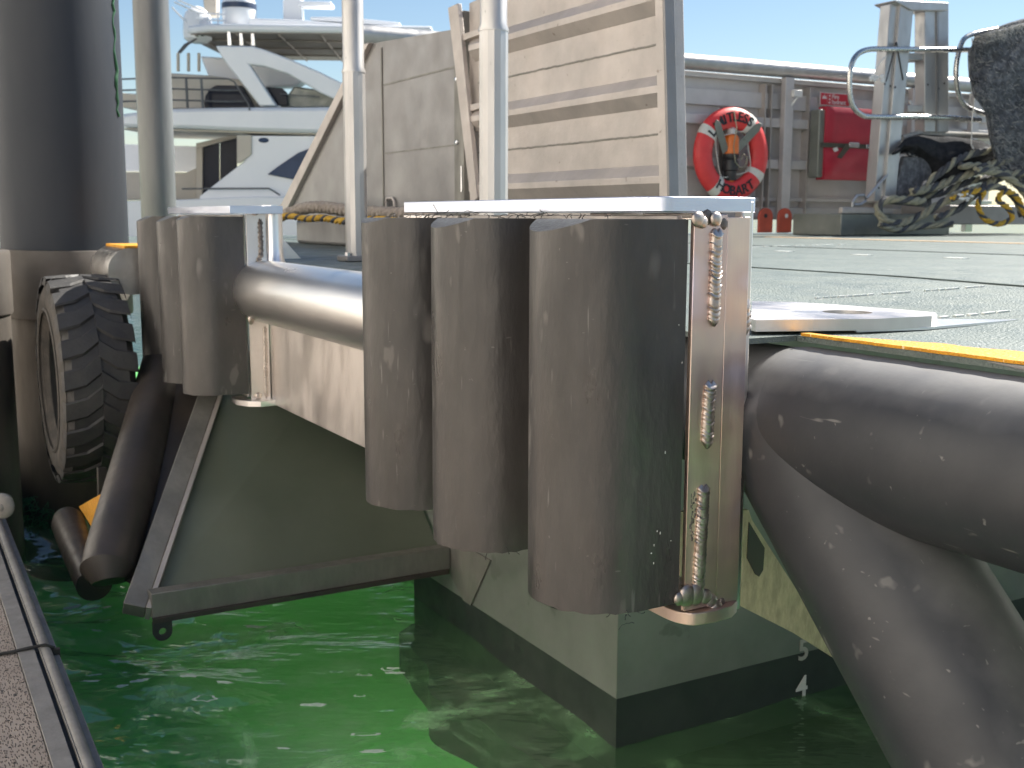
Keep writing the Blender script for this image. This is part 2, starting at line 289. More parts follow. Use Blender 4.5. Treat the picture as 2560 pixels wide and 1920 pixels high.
def grating_material():
    m = mat('tan_tread_grating', (.40, .33, .27), (.30, .25, .205), rough=.65, sc_=9); t = m.node_tree; N = t.nodes; L = t.links; b = N['Principled BSDF']
    tc = N.new('ShaderNodeTexCoord'); src = b.inputs['Base Color'].links[0].from_socket; hs = None; cur = src
    for ang, scl in ((45, 1), (-45, 1)):
        mp = N.new('ShaderNodeMapping'); mp.inputs['Rotation'].default_value = (0, 0, R_(ang)); mp.inputs['Scale'].default_value = (150, 42, 1)
        L.new(tc.outputs['Object'], mp.inputs[0])
        vo = N.new('ShaderNodeTexVoronoi'); vo.inputs['Randomness'].default_value = 1; vo.inputs['Scale'].default_value = 1; vo.voronoi_dimensions = '2D'; L.new(mp.outputs[0], vo.inputs['Vector'])
        r = N.new('ShaderNodeMapRange'); r.inputs[1].default_value = .16; r.inputs[2].default_value = .24; r.inputs[3].default_value = 1; r.inputs[4].default_value = 0; L.new(vo.outputs['Distance'], r.inputs[0])
        if hs is None: hs = r.outputs[0]
        else:
            a = N.new('ShaderNodeMath'); a.operation = 'MAXIMUM'; L.new(hs, a.inputs[0]); L.new(r.outputs[0], a.inputs[1]); hs = a.outputs[0]
    mx = N.new('ShaderNodeMix'); mx.data_type = 'RGBA'; L.new(hs, mx.inputs[0]); L.new(cur, mx.inputs[6]); mx.inputs[7].default_value = (.13, .10, .08, 1); L.new(mx.outputs[2], b.inputs['Base Color'])
    vo = N.new('ShaderNodeTexVoronoi'); vo.inputs['Scale'].default_value = 42; vo.inputs['Randomness'].default_value = .9; L.new(tc.outputs['Object'], vo.inputs['Vector'])
    r = N.new('ShaderNodeMapRange'); r.inputs[1].default_value = .14; r.inputs[2].default_value = .17; r.inputs[3].default_value = 1; r.inputs[4].default_value = 0; L.new(vo.outputs['Distance'], r.inputs[0])
    m2 = N.new('ShaderNodeMix'); m2.data_type = 'RGBA'; L.new(r.outputs[0], m2.inputs[0]); L.new(mx.outputs[2], m2.inputs[6]); m2.inputs[7].default_value = (.012, .011, .01, 1); L.new(m2.outputs[2], b.inputs['Base Color'])
    sb = N.new('ShaderNodeMath'); sb.operation = 'SUBTRACT'; L.new(hs, sb.inputs[0]); L.new(r.outputs[0], sb.inputs[1])
    bp = N.new('ShaderNodeBump'); bp.inputs['Distance'].default_value = .003; bp.inputs['Strength'].default_value = .8; L.new(sb.outputs[0], bp.inputs['Height']); L.new(bp.outputs[0], b.inputs['Normal'])
    return m
grate_m = grating_material()

def glyphs(txt, size=1.0, depth=.02):
    c = bpy.data.curves.new('t', 'FONT'); c.body = txt; c.size = size; c.extrude = depth; c.align_x = 'CENTER'; c.align_y = 'CENTER'; c.resolution_u = 3
    c.offset = size * .018
    o = bpy.data.objects.new('t', c); COL.objects.link(o); dg = bpy.context.evaluated_depsgraph_get(); e = o.evaluated_get(dg); me = e.to_mesh()
    vs = [v.co.copy() for v in me.vertices]; fs = [tuple(p.vertices) for p in me.polygons]
    e.to_mesh_clear(); bpy.data.objects.remove(o); bpy.data.curves.remove(c)
    return vs, fs

# ================================================================== WATER
def axis_samples(lo, hi, step, far, growth=1.35):
    a = [lo + i * step for i in range(int((hi - lo) / step) + 1)]; d = step; x = a[-1]
    while x < far: d *= growth; x += d; a.append(x)
    d = step; x = a[0]
    while x > -far: d *= growth; x -= d; a.insert(0, x)
    return a
VMI = VM.inverted()
def wave(x, y):
    h = 0
    for (kx, ky, a, p) in WV:
        ph = kx * x + ky * y + p + .9 * math.sin(.9 * x + .7 * y * 1.3 + p)
        h += a * math.sin(ph)
    lv = VMI @ Vector((x, y, 0)); dd_ = max(.30 - lv.x, lv.y - 2.6, 0)      # sheltered, calmer beside the hull
    return h * (.16 + .84 * min(1, dd_ / .45) ** 1.2)
random.seed(11); WV = []
for i in range(10):
    L_ = (.13, .17, .22, .26, .31, .38, .47, .6, .8, 1.0)[i]; d = R_(90 + random.uniform(-34, 34)); k = 2 * math.pi / L_
    WV.append((k * math.cos(d), k * math.sin(d), .0072 * (L_ / .5) ** .95 * (1.6 if .3 < L_ < .7 else 1), random.uniform(0, 6.28)))
xs = axis_samples(-3.5, 3.2, .03, 900); ys = axis_samples(1.8, 8.5, .03, 1500)
vs = []; fs = []; nx = len(xs)
for y in ys:
    for x in xs:
        fade = 1 if (-4 < x < 4 and y < 10) else max(0., 1 - (max(abs(x) - 4, y - 10, 0)) / 6)
        vs.append((x, y, wave(x, y) * fade if fade > 0 else 0))
for j in range(len(ys) - 1):
    for i in range(nx - 1): fs.append((j * nx + i, j * nx + i + 1, (j + 1) * nx + i + 1, (j + 1) * nx + i))
b = MB(); b.add(vs, fs); o = b.build('water', water_m, None, Matrix(), smooth=180, recalc=False); prop(o, kind='structure')

# the murk below the surface: a slowly rolling sheet of suspended silt
silt_m = mat('green_silt', (.34, .93, .30), (.78, .98, .70), rough=.9, sc_=1.5, spec=0, det=9, contrast=(.46, .70))
b = MB(); n_ = 30
vs = [(-7 + 14 * i / n_, -2 + 14 * j / n_, -.27 + .03 * math.sin(i * 1.1) * math.cos(j * .9)) for j in range(n_ + 1) for i in range(n_ + 1)]
b.add(vs, [(j * (n_ + 1) + i, j * (n_ + 1) + i + 1, (j + 1) * (n_ + 1) + i + 1, (j + 1) * (n_ + 1) + i) for j in range(n_) for i in range(n_)])
o = b.build('silt_sheet', silt_m, None, Matrix(), smooth=180); prop(o, kind='structure')
b = MB(); b.box(-900, 900, -900, 1400, -6.2, -6.0); o = b.build('seabed', mat('dark_seabed', (.02, .05, .045), rough=.9), None, Matrix()); prop(o, kind='structure')

# ================================================================== VESSEL
V = thing('landing_barge', 'aluminium landing barge with pale green deck, black rubber fenders and tall side plating', 'barge', (0, 0, -.2))
def vp(mb, name, m, **k): return mb.build(name, m, k.pop('parent', V), **k)
# deck
def sst(x): x = max(0, min(1, x)); return x * x * (3 - 2 * x)
def dz(m, u): return -.2 - .041 * sst((1.9 - m) / 1.2) * sst((.75 - u) / .6)
d = MB()
def sheet(m_list, u_list, lift, th):
    nm = len(m_list); q = MB(); vs = [(m, u, dz(m, u) + lift) for u in u_list for m in m_list]; vs += [(x, y, z - th) for x, y, z in vs]; N0 = nm * len(u_list); fs = []
    for j in range(len(u_list) - 1):
        for i in range(nm - 1): a = j * nm + i; fs += [(a, a + 1, a + nm + 1, a + nm), (N0 + a, N0 + a + nm, N0 + a + nm + 1, N0 + a + 1)]
    rim = [i for i in range(nm)] + [j * nm + nm - 1 for j in range(1, len(u_list))] + [(len(u_list) - 1) * nm + i for i in range(nm - 2, -1, -1)] + [j * nm for j in range(len(u_list) - 2, 0, -1)]
    for i in range(len(rim)): a, c = rim[i], rim[(i + 1) % len(rim)]; fs.append((a, a + N0, c + N0, c))
    return vs, fs
ML = [.49, .6, .75, .9, 1.05, 1.2, 1.35, 1.5, 1.7, 1.9, 2.5, 4, 9.6]; UL1 = [-3.2, -1, -.4, -.15, -.09]; UL2 = [-.089, .0, .15, .3, .45, .6, .75, 1.2, 4, 7.7]
d.add(*sheet(ML, UL1, 0, .010)); deck = vp(d, 'deck', deck_m, smooth=20)
d = MB(); d.add(*sheet([.36] + ML, UL2, 0, .010)); vp(d, 'deck', deck_m, smooth=20)
def strip(m0, m1, u0, u1, lift=.004, n=24, th=.003):
    q = MB(); vs, fs = sheet([m0 + (m1 - m0) * i / 3 for i in range(4)], [u0 + (u1 - u0) * i / n for i in range(n + 1)], lift, th); return q.add(vs, fs)
s = strip(1.60, 1.612, -3.1, 7.6, .0035, 80); s.box(3.55, 3.56, -3.1, 7.6, -.2, -.197)
vp(s, 'plate_seam', seam_m, parent=deck)
s = MB(); s.box(5.5, 5.62, -3.1, 5.6, -.2, -.196); vp(s, 'orange_line', orange_m, parent=deck)
s = MB()
random.seed(3)
def dash_line(p, q, n, wd):
    for i in range(n):
        if random.random() < .25: continue
        a = Vector(p).lerp(Vector(q), i / n); c = Vector(p).lerp(Vector(q), (i + .55 + random.random() * .4) / n); nrm = Vector((-(c - a).y, (c - a).x)).normalized() * wd * random.uniform(.6, 1.1)
        s.ext([(a.x - nrm.x, a.y - nrm.y, dz(a.x, a.y)), (c.x - nrm.x, c.y - nrm.y, dz(c.x, c.y)), (c.x + nrm.x, c.y + nrm.y, dz(c.x, c.y)), (a.x + nrm.x, a.y + nrm.y, dz(a.x, a.y))], (0, 0, .004))
def dk(px, py):
    z = -.2
    for _ in range(12): v = on(px, py, 2, z); z = z * .5 + dz(v.x, v.y) * .5
    return (v.x, v.y)
dash_line(dk(2020, 748), dk(2480, 716), 26, .003); dash_line(dk(1880, 618), dk(2110, 612), 18, .012); dash_line(dk(2350, 796), dk(2560, 776), 6, .006)
for q in ((1960, 629), (2155, 638), (2390, 646)):
    x, y = dk(*q)
    s.box(x - .02, x + .02, y - .05, y + .05, -.2, -.197)
s.split('paint_scratch', white_m, deck)
s = MB(); random.seed(77); us = [-3.1 + i * .0125 for i in range(int((3.1 - .095) / .0125) + 1)]; vs = []; wi = 0; wo = 0
for u in us:
    wi = wi * .8 + random.uniform(-.006, .006); wo = wo * .6 + random.uniform(-.0018, .0018); k = sst((-.13 - u) / .25)
    mi = .512 + (.080 + wi) * k; mo = .4885 + wo; vs += [(mo, u, -.2405), (mo, u, -.2355), (mi, u, -.2362), (mi, u, -.2405)]
fs = []
for i in range(len(us) - 1):
    for q in range(4): fs.append((i * 4 + q, i * 4 + (q + 1) % 4, i * 4 + 4 + (q + 1) % 4, i * 4 + 4 + q))
s.add(vs, fs + [(0, 1, 2, 3), tuple(len(vs) - 1 - q for q in range(4))])
vp(s, 'edge_line', yellow_m, parent=deck)
s = MB(); s.box(-.03, .36, 3.36, 3.80, -.171, -.160); vp(s, 'edge_line', yellow_m, parent=deck)
s = MB(); s.ext([(.4895, -.46, -.2415), (.4895, -3.2, -.2415), (.4895, -3.2, -.264), (.4895, -.75, -.262), (.4895, -.58, -.252)], (.012, 0, 0)); vp(s, 'edge_bar', alu_old2, parent=deck, bevel=.002)
# silver edge tube with welded apron
TM, TZ, TR = .272, -.302, .111
t = MB(); n = 24
t.tube([(TM, .4, TZ), (TM, 2.42, TZ), (TM + .0, 2.47, TZ), (TM, 2.49, TZ)], [TR, TR, TR * .97, TR * .86], 40)
tube_o = vp(t, 'edge_tube', alu_bright)
t = MB(); t.tube([(0, 3.36, -.267), (0, 3.80, -.267), (0, 3.86, -.267), (0, 3.90, -.267)], [.1, .1, .09, .06], 36)
vp(t, 'bumper_tube', alu_old2m)
def weld(path, r, nrm, pitch=.0075, amp=.22, seg=10, jit=.0006, flat=.55):
    b = MB(); path = [Vector(p) for p in path]; nrm = Vector(nrm).normalized(); tot = sum((path[i + 1] - path[i]).length for i in range(len(path) - 1))
    steps = max(6, int(tot / pitch * 4)); ring = []
    for i in range(steps + 1):
        dd = tot * i / steps; k = 0
        while k < len(path) - 2 and dd > (path[k + 1] - path[k]).length: dd -= (path[k + 1] - path[k]).length; k += 1
        tdir = (path[k + 1] - path[k]).normalized(); p = path[k] + tdir * dd
        ph = (i % 4) / 4.0; rr = r * (1 - amp * ph + random.uniform(-.07, .07))
        e = min(i, steps - i) / 3.0; rr *= min(1, .35 + .65 * min(1, e)) 
        side = nrm.cross(tdir).normalized()
        cen = p + side * random.uniform(-jit, jit)
        ring.append([cen + side * math.cos(a) * rr + nrm * math.sin(a) * rr * flat - tdir * (.0035 * math.cos(2 * a)) for a in [2 * math.pi * q / seg for q in range(seg)]])
    vs = [v for q in ring for v in q]; fs = []
    for i in range(steps):
        for q in range(seg): l = (q + 1) % seg; fs.append((i * seg + q, i * seg + l, (i + 1) * seg + l, (i + 1) * seg + q))
    fs.append(tuple(range(seg))); fs.append(tuple(steps * seg + q for q in range(seg)))
    return b.add(vs, fs)
ap = MB(); ap.box(.286, .296, .5, 2.5, -.713, -.395)
apo = vp(ap, 'apron_plate', alu_brush, bevel=.0015)
vp(weld([(.279, .6, -.413), (.279, 2.49, -.413)], .007, (-1, 0, -.3), pitch=.012), 'weld_bead', alu_weld, parent=apo)

def rot_poly(r, back, uc, rs=14):
    pts = [(back, uc - r), ]
    for i in range(rs * 2 + 1):
        a = math.pi * 1.5 - math.pi * i / (rs * 2)       # from -u side round the outboard nose to +u side
        pts.append((r + r * math.cos(a), uc + r * math.sin(a)))
    pts.append((back, uc + r))
    return pts
def d_fender(parent, uc, r, ztop, zbot, seed, cut=.07):
    random.seed(seed)
    b = MB(); poly = rot_poly(r, .205, uc); levels = [ztop, ztop - .05, (ztop + zbot) / 2, zbot + .03, zbot]
    # skinned rings so that light wear shows on a slightly uneven skin
    n = len(poly); vs = []; zs = [ztop - (ztop - zbot) * k / 14 for k in range(15)]
    for z in zs:
        for (x, y) in poly:
            e = random.uniform(-.0005, .0005); vs.append((x + e, y + e, z + (random.uniform(-.0015, .0015) if z == zs[-1] else 0)))
    fs = [tuple(range(n)), tuple(14 * n + i for i in range(n))]
    for k in range(14):
        for i in range(n): j = (i + 1) % n; fs.append((k * n + i, k * n + j, (k + 1) * n + j, (k + 1) * n + i))
    b.add(vs, fs); o = b.build('rubber_fender', [rubber, rubber_cut], parent, smooth=30)
    me = o.data; bm = bmesh.new(); bm.from_mesh(me); bs = BASE[parent.name]
    co = Vector((0, 0, ztop - .001)) + Vector((cut, uc, 0)) - bs
    no = Vector((-.42, .03, 1)).normalized()
    g = bm.verts[:] + bm.edges[:] + bm.faces[:]
    res = bmesh.ops.bisect_plane(bm, geom=g, plane_co=co, plane_no=no, clear_outer=True)
    ed = [e for e in res['geom_cut'] if isinstance(e, bmesh.types.BMEdge)]
    fill = bmesh.ops.triangle_fill(bm, edges=ed, use_beauty=True)
    for f in fill['geom']:
        if isinstance(f, bmesh.types.BMFace): f.material_index = 1; f.smooth = False
    bmesh.ops.recalc_face_normals(bm, faces=bm.faces); bm.to_mesh(me); bm.free(); me.set_sharp_from_angle(angle=R_(25))
    return o
def swarf(parent, pts, seed, n=40, up=1):
    random.seed(seed); b = MB()
    for i in range(n):
        c = Vector(random.choice(pts)) + Vector((random.uniform(-.02, .03), random.uniform(-.12, .12), random.uniform(-.002, .004))); pp = [c]
        dr = Vector((random.uniform(-1, .3), random.uniform(-1, 1), random.uniform(-.5, .1) * up)).normalized()
        for k in range(random.randint(3, 7)):
            dr = (dr + Vector((random.uniform(-.7, .7), random.uniform(-.7, .7), random.uniform(-.6, .45)))).normalized(); pp.append(pp[-1] + dr * .0045)
        b.tube(pp, .0007, 4)
    o = b.build('rubber_swarf', rubber_cut, parent); o['kind'] = 'stuff'; return o

# ---- near bracket
B = MB(); B.box(.208, .218, -.10, 1.0, -.69, -.03)
br = vp(B, 'fender_bracket', alu_brush, bevel=.001); br['label'] = 'large fender bracket in front, with three black rubber fenders'
def flange(parent, u, m0, m1, m2, z0, z1):
    b = MB(); b.box(m0, m1 - .0008, u, u + .010, z0, z1); b.box(m1 + .0008, m2, u + .0015, u + .0115, z0, z1 - .004)
    return b.build('flange', alu_heat, parent, bevel=.0012)
flange(br, -.135, .216, .285, .334, -.693, -.028)
b = MB(); b.box(.336, .362, -.110, -.09, -.722, -.006); b.build('edge_plate', alu_brush, br, bevel=.003)
# cap plate with rounded near corner
poly = [(.139, .84), (.139, -.085)] + [(.179 - .04 * math.cos(a), -.085 - .045 * math.sin(a)) for a in [R_(x) for x in (15, 30, 45, 60, 75, 90)]] + [(.333, -.137), (.333, -.112), (.366, -.108), (.366, .84)]
b = MB(); b.prism(poly, 2, -.0245, 0); b.build('cap_plate', alu_cap, br, bevel=.0015)
b = MB(); b.box(.215, .30, .10, .17, -.034, -.0255); b.box(.225, .30, -.05, 0.02, -.036, -.0255); b.split('packer', alu_weld, br, bevel=.002)
poly = [(.36, .02), (.235, .02), (.205, -.03)] + [(.235 - .03 * math.cos(a), -.095 - .055 * math.sin(a)) for a in [R_(x) for x in (0, 12, 24, 36, 48, 60, 72, 84)]] + [(.27, -.153), (.31, -.148), (.335, -.132), (.3355, -.03)]
b = MB(); b.prism(poly, 2, -.716, -.694); b.build('base_lip', alu_heat, br, bevel=.0015, smooth=50)
random.seed(5)
def fl(px, py, u=-.137): v = on(px, py, 1, u); return (v.x, v.y, v.z)
for (a, c) in (((1793, 575), (1784, 812)), ((1776, 955), (1767, 1118)), ((1760, 1215), (1746, 1480))):
    weld([fl(*a), fl(*c)], .0125, (0, -1, 0), pitch=.0075, amp=.15, jit=.0006, seg=14).build('weld_bead', alu_weld, br, smooth=60)
# sooty corner blobs
b = MB()
for (x, y, r) in ((1745, 548, .010), (1757, 556, .008), (1790, 548, .009), (1700, 1497, .010), (1718, 1490, .014), (1740, 1486, .014), (1762, 1492, .012), (1778, 1502, .010), (1790, 1520, .010), (1786, 1535, .009)):
    v = fl(x, y, -.138); b.ball(v, r * 1.35, r * .55, r * (1.1 + .5 * random.random()), 14)
b.split('weld_blob', alu_weld, br, smooth=60)
b = MB()
for (x, y, r) in ((1768, 545, .012), (1808, 560, .010), (1735, 1475, .007), (1727, 1465, .006), (1804, 1505, .007), (1705, 1478, .006)):
    v = fl(x, y, -.133); b.ball(v, r, .0035, r * 1.2, 10)
for i in range(26):
    v = fl(1738 + random.uniform(-10, 2) - i * .2, 1235 + i * 4.5, -.1345); b.ball(v, random.uniform(.0015, .004), .001, random.uniform(.002, .006), 8)
b.split('weld_soot', alu_soot, br, smooth=60)
v1 = on(1862, 790, 1, -.125)
b = weld([(v1.x, -.125, v1.z + .028), (v1.x + .004, -.125, v1.z - .03)], .011, (0, -1, 0), pitch=.012, amp=.25); b.build('weld_bead', alu_weld, br, smooth=60)
v2 = on(1830, 1235, 1, -.1); b = weld([(v2.x, -.1, v2.z + .014), (v2.x - .004, -.1, v2.z - .03)], .006, (0, -1, 0), pitch=.014, amp=.4); b.build('weld_bead', alu_weld, br, smooth=60)
for i, (uc, r) in enumerate(((-.012, .121), (.372, .121), (.735, .121))): d_fender(br, uc, r, -.036, -.676, 20 + i, (.045, .04, .025)[i])
swarf(br, [(.13, .1 + .1 * k, -.03) for k in range(8)], 9, 70); swarf(br, [(.1, -.09, -.678), (.08, .35, -.677)], 10, 26, -1)
# white flecks on the side of the nearest fender
random.seed(31); b = MB()
for i in range(9):
    z = -.60 + random.random() ** 1.3 * .42; x = random.uniform(.145, .2)
    b.ball((x, -.1333, z), random.uniform(.0006, .0016), .0006, random.uniform(.0006, .003), 6)
b.split('paint_fleck', whitep, br)

# ---- far bracket
b = MB(); b.box(.208, .218, 2.42, 3.4, -.69, -.03)
br2 = vp(b, 'fender_bracket', alu_brush, bevel=.001); br2['label'] = 'farther fender bracket, three shorter-looking rubber fenders and a round silver strut'
b = MB(); b.box(.212, .283, 2.385, 2.395, -.70, .002); b.build('flange', alu_brush, br2, bevel=.001)
random.seed(8)
weld([(.268, 2.383, -.43), (.266, 2.383, -.69)], .0085, (0, -1, 0), pitch=.012, amp=.35).build('weld_bead', alu_weld, br2, smooth=60)
weld([(.262, 2.383, -.045), (.262, 2.383, -.17), (.25, 2.38, -.20), (.232, 2.38, -.215)], .010, (0, -1, 0), pitch=.016, amp=.5, jit=.002).build('weld_bead', alu_soot, br2, smooth=60)
b = MB(); b.ball((.243, 2.378, -.020), .014, .01, .013); b.ball((.235, 2.378, -.68), .014, .008, .013); b.ball((.215, 2.375, -.40), .012, .008, .02); b.split('weld_blob', alu_weld, br2, smooth=60)
b = MB(); b.tube([(.318, 2.42, .005), (.318, 2.42, -.15), (.318, 2.415, -.19), (.318, 2.40, -.23)], [.036, .036, .038, .044], 28); b.build('strut', alu_bright, br2, smooth=50)
g = [on(x, y, 1, 2.42) for x, y in ((694, 582), (752, 646), (700, 648))]
b = MB(); b.ext(g, (0, .008, 0)); b.build('gusset', alu_brush, br2)
b = MB(); b.box(.139, .33, 2.33, 3.28, -.0265, .001); b.build('cap_plate', alu_cap, br2, bevel=.0015)
poly = [(.3, 2.34), (.3, 2.5), (.17, 2.5), (.165, 2.42), (.19, 2.36), (.23, 2.335)]
b = MB(); b.prism(poly, 2, -.715, -.694); b.build('base_lip', alu_bright, br2, bevel=.0015)
for i, (uc, r) in enumerate(((2.515, .118), (2.845, .118), (3.225, .118))): d_fender(br2, uc, r, -.036, -.672, 40 + i, (.03, .05, .05)[i])

# ---- hole plate lying on the deck edge
zt = -.214
P = [(.362, -.128), (.375, -.128)] 
hp = [on(*q, 2, zt) for q in ((1878, 797), (1890, 800), (2190, 797), (2330, 790), (2343, 786), (2338, 781), (2180, 768), (1990, 755), (1880, 753))]
hc = on(2118, 780, 2, zt); HR = .047
bm = bmesh.new(); outer = [bm.verts.new((p.x, p.y, zt)) for p in hp]; inner = [bm.verts.new((hc.x + HR * math.cos(a), hc.y + HR * math.sin(a), zt)) for a in [2 * math.pi * i / 24 for i in range(24)]]
ee = [bm.edges.new((outer[i], outer[(i + 1) % len(outer)])) for i in range(len(outer))] + [bm.edges.new((inner[i], inner[(i + 1) % 24])) for i in range(24)]
bmesh.ops.triangle_fill(bm, edges=ee, use_beauty=True)
# drop the disc of the hole
for f in [f for f in bm.faces if all((v.co.xy - hc.xy).length < HR + .0005 for v in f.verts)]: bm.faces.remove(f)
b = MB(); vv = [v.co.copy() for v in bm.verts]; bm.verts.index_update(); tf = [tuple(v.index for v in f.verts) for f in bm.faces]; bm.free()
th_ = .021; nv = len(vv); no_ = len(outer)
side = [(i, (i + 1) % no_, (i + 1) % no_ + nv, i + nv) for i in range(no_)] + [(no_ + i, no_ + (i + 1) % 24, no_ + (i + 1) % 24 + nv, no_ + i + nv) for i in range(24)]
b.add(vv + [v - Vector((0, 0, th_)) for v in vv], tf + [tuple(i + nv for i in reversed(f)) for f in tf] + side)
hpo = vp(b, 'lug_plate', alu_brush, smooth=20)
a1 = on(2150, 822, 2, -.236); a2 = on(2335, 806, 2, -.236)
weld([(a1.x, a1.y, -.237), (a2.x, a2.y, -.235)], .010, (0, -.3, 1), pitch=.01, amp=.2).build('weld_bead', alu_weld, hpo, smooth=60)
b = MB(); b.ext([(a1.x - .03, a1.y - .02, -.2395), (a1.x + .12, a1.y - .05, -.239), (a2.x + .16, a2.y - .07, -.236), (a2.x + .02, a2.y + .02, -.236), (a1.x, a1.y + .02, -.2385)], (0, 0, .0045)); b.build('bare_metal_patch', alu_bright, hpo)

# ---- black rubber covered edge tube and leg at the right
BZ, BR, BM = -.397, .138, .488
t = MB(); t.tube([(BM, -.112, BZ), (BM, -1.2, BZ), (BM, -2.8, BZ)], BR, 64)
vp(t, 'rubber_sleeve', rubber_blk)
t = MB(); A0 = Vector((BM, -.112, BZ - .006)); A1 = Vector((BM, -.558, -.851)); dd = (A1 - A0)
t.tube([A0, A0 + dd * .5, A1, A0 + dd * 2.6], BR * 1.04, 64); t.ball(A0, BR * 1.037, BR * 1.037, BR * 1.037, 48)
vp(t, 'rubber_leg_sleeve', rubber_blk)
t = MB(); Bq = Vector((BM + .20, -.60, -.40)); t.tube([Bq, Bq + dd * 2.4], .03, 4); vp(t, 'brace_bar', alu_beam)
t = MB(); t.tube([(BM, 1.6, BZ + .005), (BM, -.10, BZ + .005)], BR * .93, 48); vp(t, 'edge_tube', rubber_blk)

# ---- left fender frame: leaning round leg, angle beam, bottom arm, closing panel, lower step tube
t = MB(); l0 = on(418, 900, 1, 3.25); l1 = on(268, 1425, 1, 2.25)
t.tube([l0, l1 + (l0 - l1) * .08, l1, l1 + Vector((.0, -.02, -.035))], [.098, .092, .088, .055], 36)
leg = vp(t, 'leaning_leg', brace_m)
t = MB(); e0 = on(236, 1462, 0, -.345); e1 = on(172, 1310, 0, -.345); ed = (e1 - e0).normalized(); t.tube([e0, e0.lerp(e1, .5), e1, e1 + ed * .05, e1 + ed * .075], [.062, .066, .066, .055, .03], 28); st = vp(t, 'step_tube', brace_m)
t = MB(); g_ = [on(*q, 0, -.29) for q in ((196, 1266), (262, 1228), (262, 1372))]; t.ext(g_, (.02, 0, -.012)); t.build('step_tread', yellow_m, st, bevel=.003)
t = MB(); g_ = [on(*q, 1, 2.95) for q in ((244, 1170), (268, 1170), (266, 1400), (250, 1400))]; t.ext(g_, (0, .03, 0)); vp(t, 'drop_bar', brace_m, bevel=.003)
b0 = Vector((.235, 2.95, -.66)); b1 = Vector((-.285, 2.10, -1.315)); bd = (b1 - b0).normalized()
sx_ = Vector((1, 0, 0)) - bd * bd.x; sx_.normalize(); sy_ = bd.cross(sx_)
def beam(c0, c1, wx, wy, xo=0):
    q = []
    for c in (c0, c1): q += [c + sx_ * (xo - wx) + sy_ * -wy, c + sx_ * (xo + wx) + sy_ * -wy, c + sx_ * (xo + wx) + sy_ * wy, c + sx_ * (xo - wx) + sy_ * wy]
    return q
bf = [(0, 1, 2, 3), (7, 6, 5, 4), (0, 4, 5, 1), (1, 5, 6, 2), (2, 6, 7, 3), (3, 7, 4, 0)]
t = MB(); g_ = [on(430, 930, 1, 3.06), on(540, 950, 1, 2.98), on(345, 1470, 1, 2.2), on(290, 1440, 1, 2.26)]; t.ext(g_, (0, .012, 0)); vp(t, 'web_plate', brace_m)
t = MB(); t.add(beam(b0, b1, .036, .03), bf); bmo = vp(t, 'angle_beam', alu_beam, bevel=.003)
t = MB(); t.add(beam(b0, b1, .008, .034, .046), bf); t.build('beam_lip', alu_old, bmo, bevel=.001)
t = MB(); t.box(-.235, .85, 2.06, 2.12, -1.34, -1.255); armo = vp(t, 'bottom_arm', alu_beam, bevel=.003)
t = MB(); t.box(-.235, .84, 2.045, 2.058, -1.352, -1.335); t.build('arm_lip', brace_m, armo, bevel=.001)
t = MB(); t.ext([(-.21, 2.125, -1.30), (.845, 2.125, -1.30), (.845, 3.0, -.56), (.27, 3.0, -.60)], (0, .012, -.008)); vp(t, 'closing_panel', alu_panel)
eye = MB(); cx, cz = -.205, -1.385; N_ = 20
out_ = [(cx - .031, -1.35), (cx - .031, cz)] + [(cx - .031 * math.cos(a), cz - .031 * math.sin(a)) for a in [math.pi * i / 10 for i in range(1, 10)]] + [(cx + .031, cz), (cx + .031, -1.35)]
inn = [(cx + .0125 * math.cos(a), cz + .0125 * math.sin(a)) for a in [2 * math.pi * i / N_ for i in range(N_)]]
bm = bmesh.new(); ov = [bm.verts.new((x, 2.05, z)) for x, z in out_]; iv = [bm.verts.new((x, 2.05, z)) for x, z in inn]
ee = [bm.edges.new((q[i], q[(i + 1) % len(q)])) for q in (ov, iv) for i in range(len(q))]; bmesh.ops.triangle_fill(bm, edges=ee)
for f in [f for f in bm.faces if all(abs((Vector((v.co.x - cx, v.co.z - cz))).length - .0125) < 1e-4 for v in f.verts)]: bm.faces.remove(f)
bm.verts.index_update(); vv = [v.co.copy() for v in bm.verts]; tf = [tuple(v.index for v in f.verts) for f in bm.faces]; bm.free(); nv = len(vv); no_ = len(out_)
side = [(i, (i + 1) % no_, (i + 1) % no_ + nv, i + nv) for i in range(no_)] + [(no_ + i, no_ + (i + 1) % N_, no_ + (i + 1) % N_ + nv, no_ + i + nv) for i in range(N_)]
eye.add(vv + [v + Vector((0, .012, 0)) for v in vv], tf + [tuple(i + nv for i in reversed(f)) for f in tf] + side)
eye.build('mooring_eye', blackp, armo, smooth=20)

# ---- hull pod
h = MB(); h.box(.86, 4.4, .98, 2.42, -1.43, -.24)
hull = vp(h, 'hull', alu_hull, bevel=.002)
h = MB(); h.box(.862, 4.398, .982, 2.418, -2.2, -1.4305); h.build('antifouling_band', antifoul, hull)
h = MB(); h.ext([(.80, 1.93, -1.20), (.858, 1.99, -1.18), (.858, 2.10, -1.50), (.858, 1.93, -1.50)], (0, 0, .004)); 
h = MB(); h.ext([(.859, 1.75, -1.22), (.859, 2.1, -1.22), (.859, 2.1, -1.34), (.859, 1.96, -1.43), (.859, 1.90, -1.43)], (-.006, 0, 0)); h.build('doubler', alu_beam, hull)
for ch, zc in (('5', -1.422), ('4', -1.548)):
    vs, fs = glyphs(ch, .098, .0012); b = MB(); b.add([(1.592 + p.x, .978 + p.z * -1, zc + p.y) for p in vs], fs)
    b.build('draft_mark', alu_old if ch == '5' else whitep, hull)
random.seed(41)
ol = []
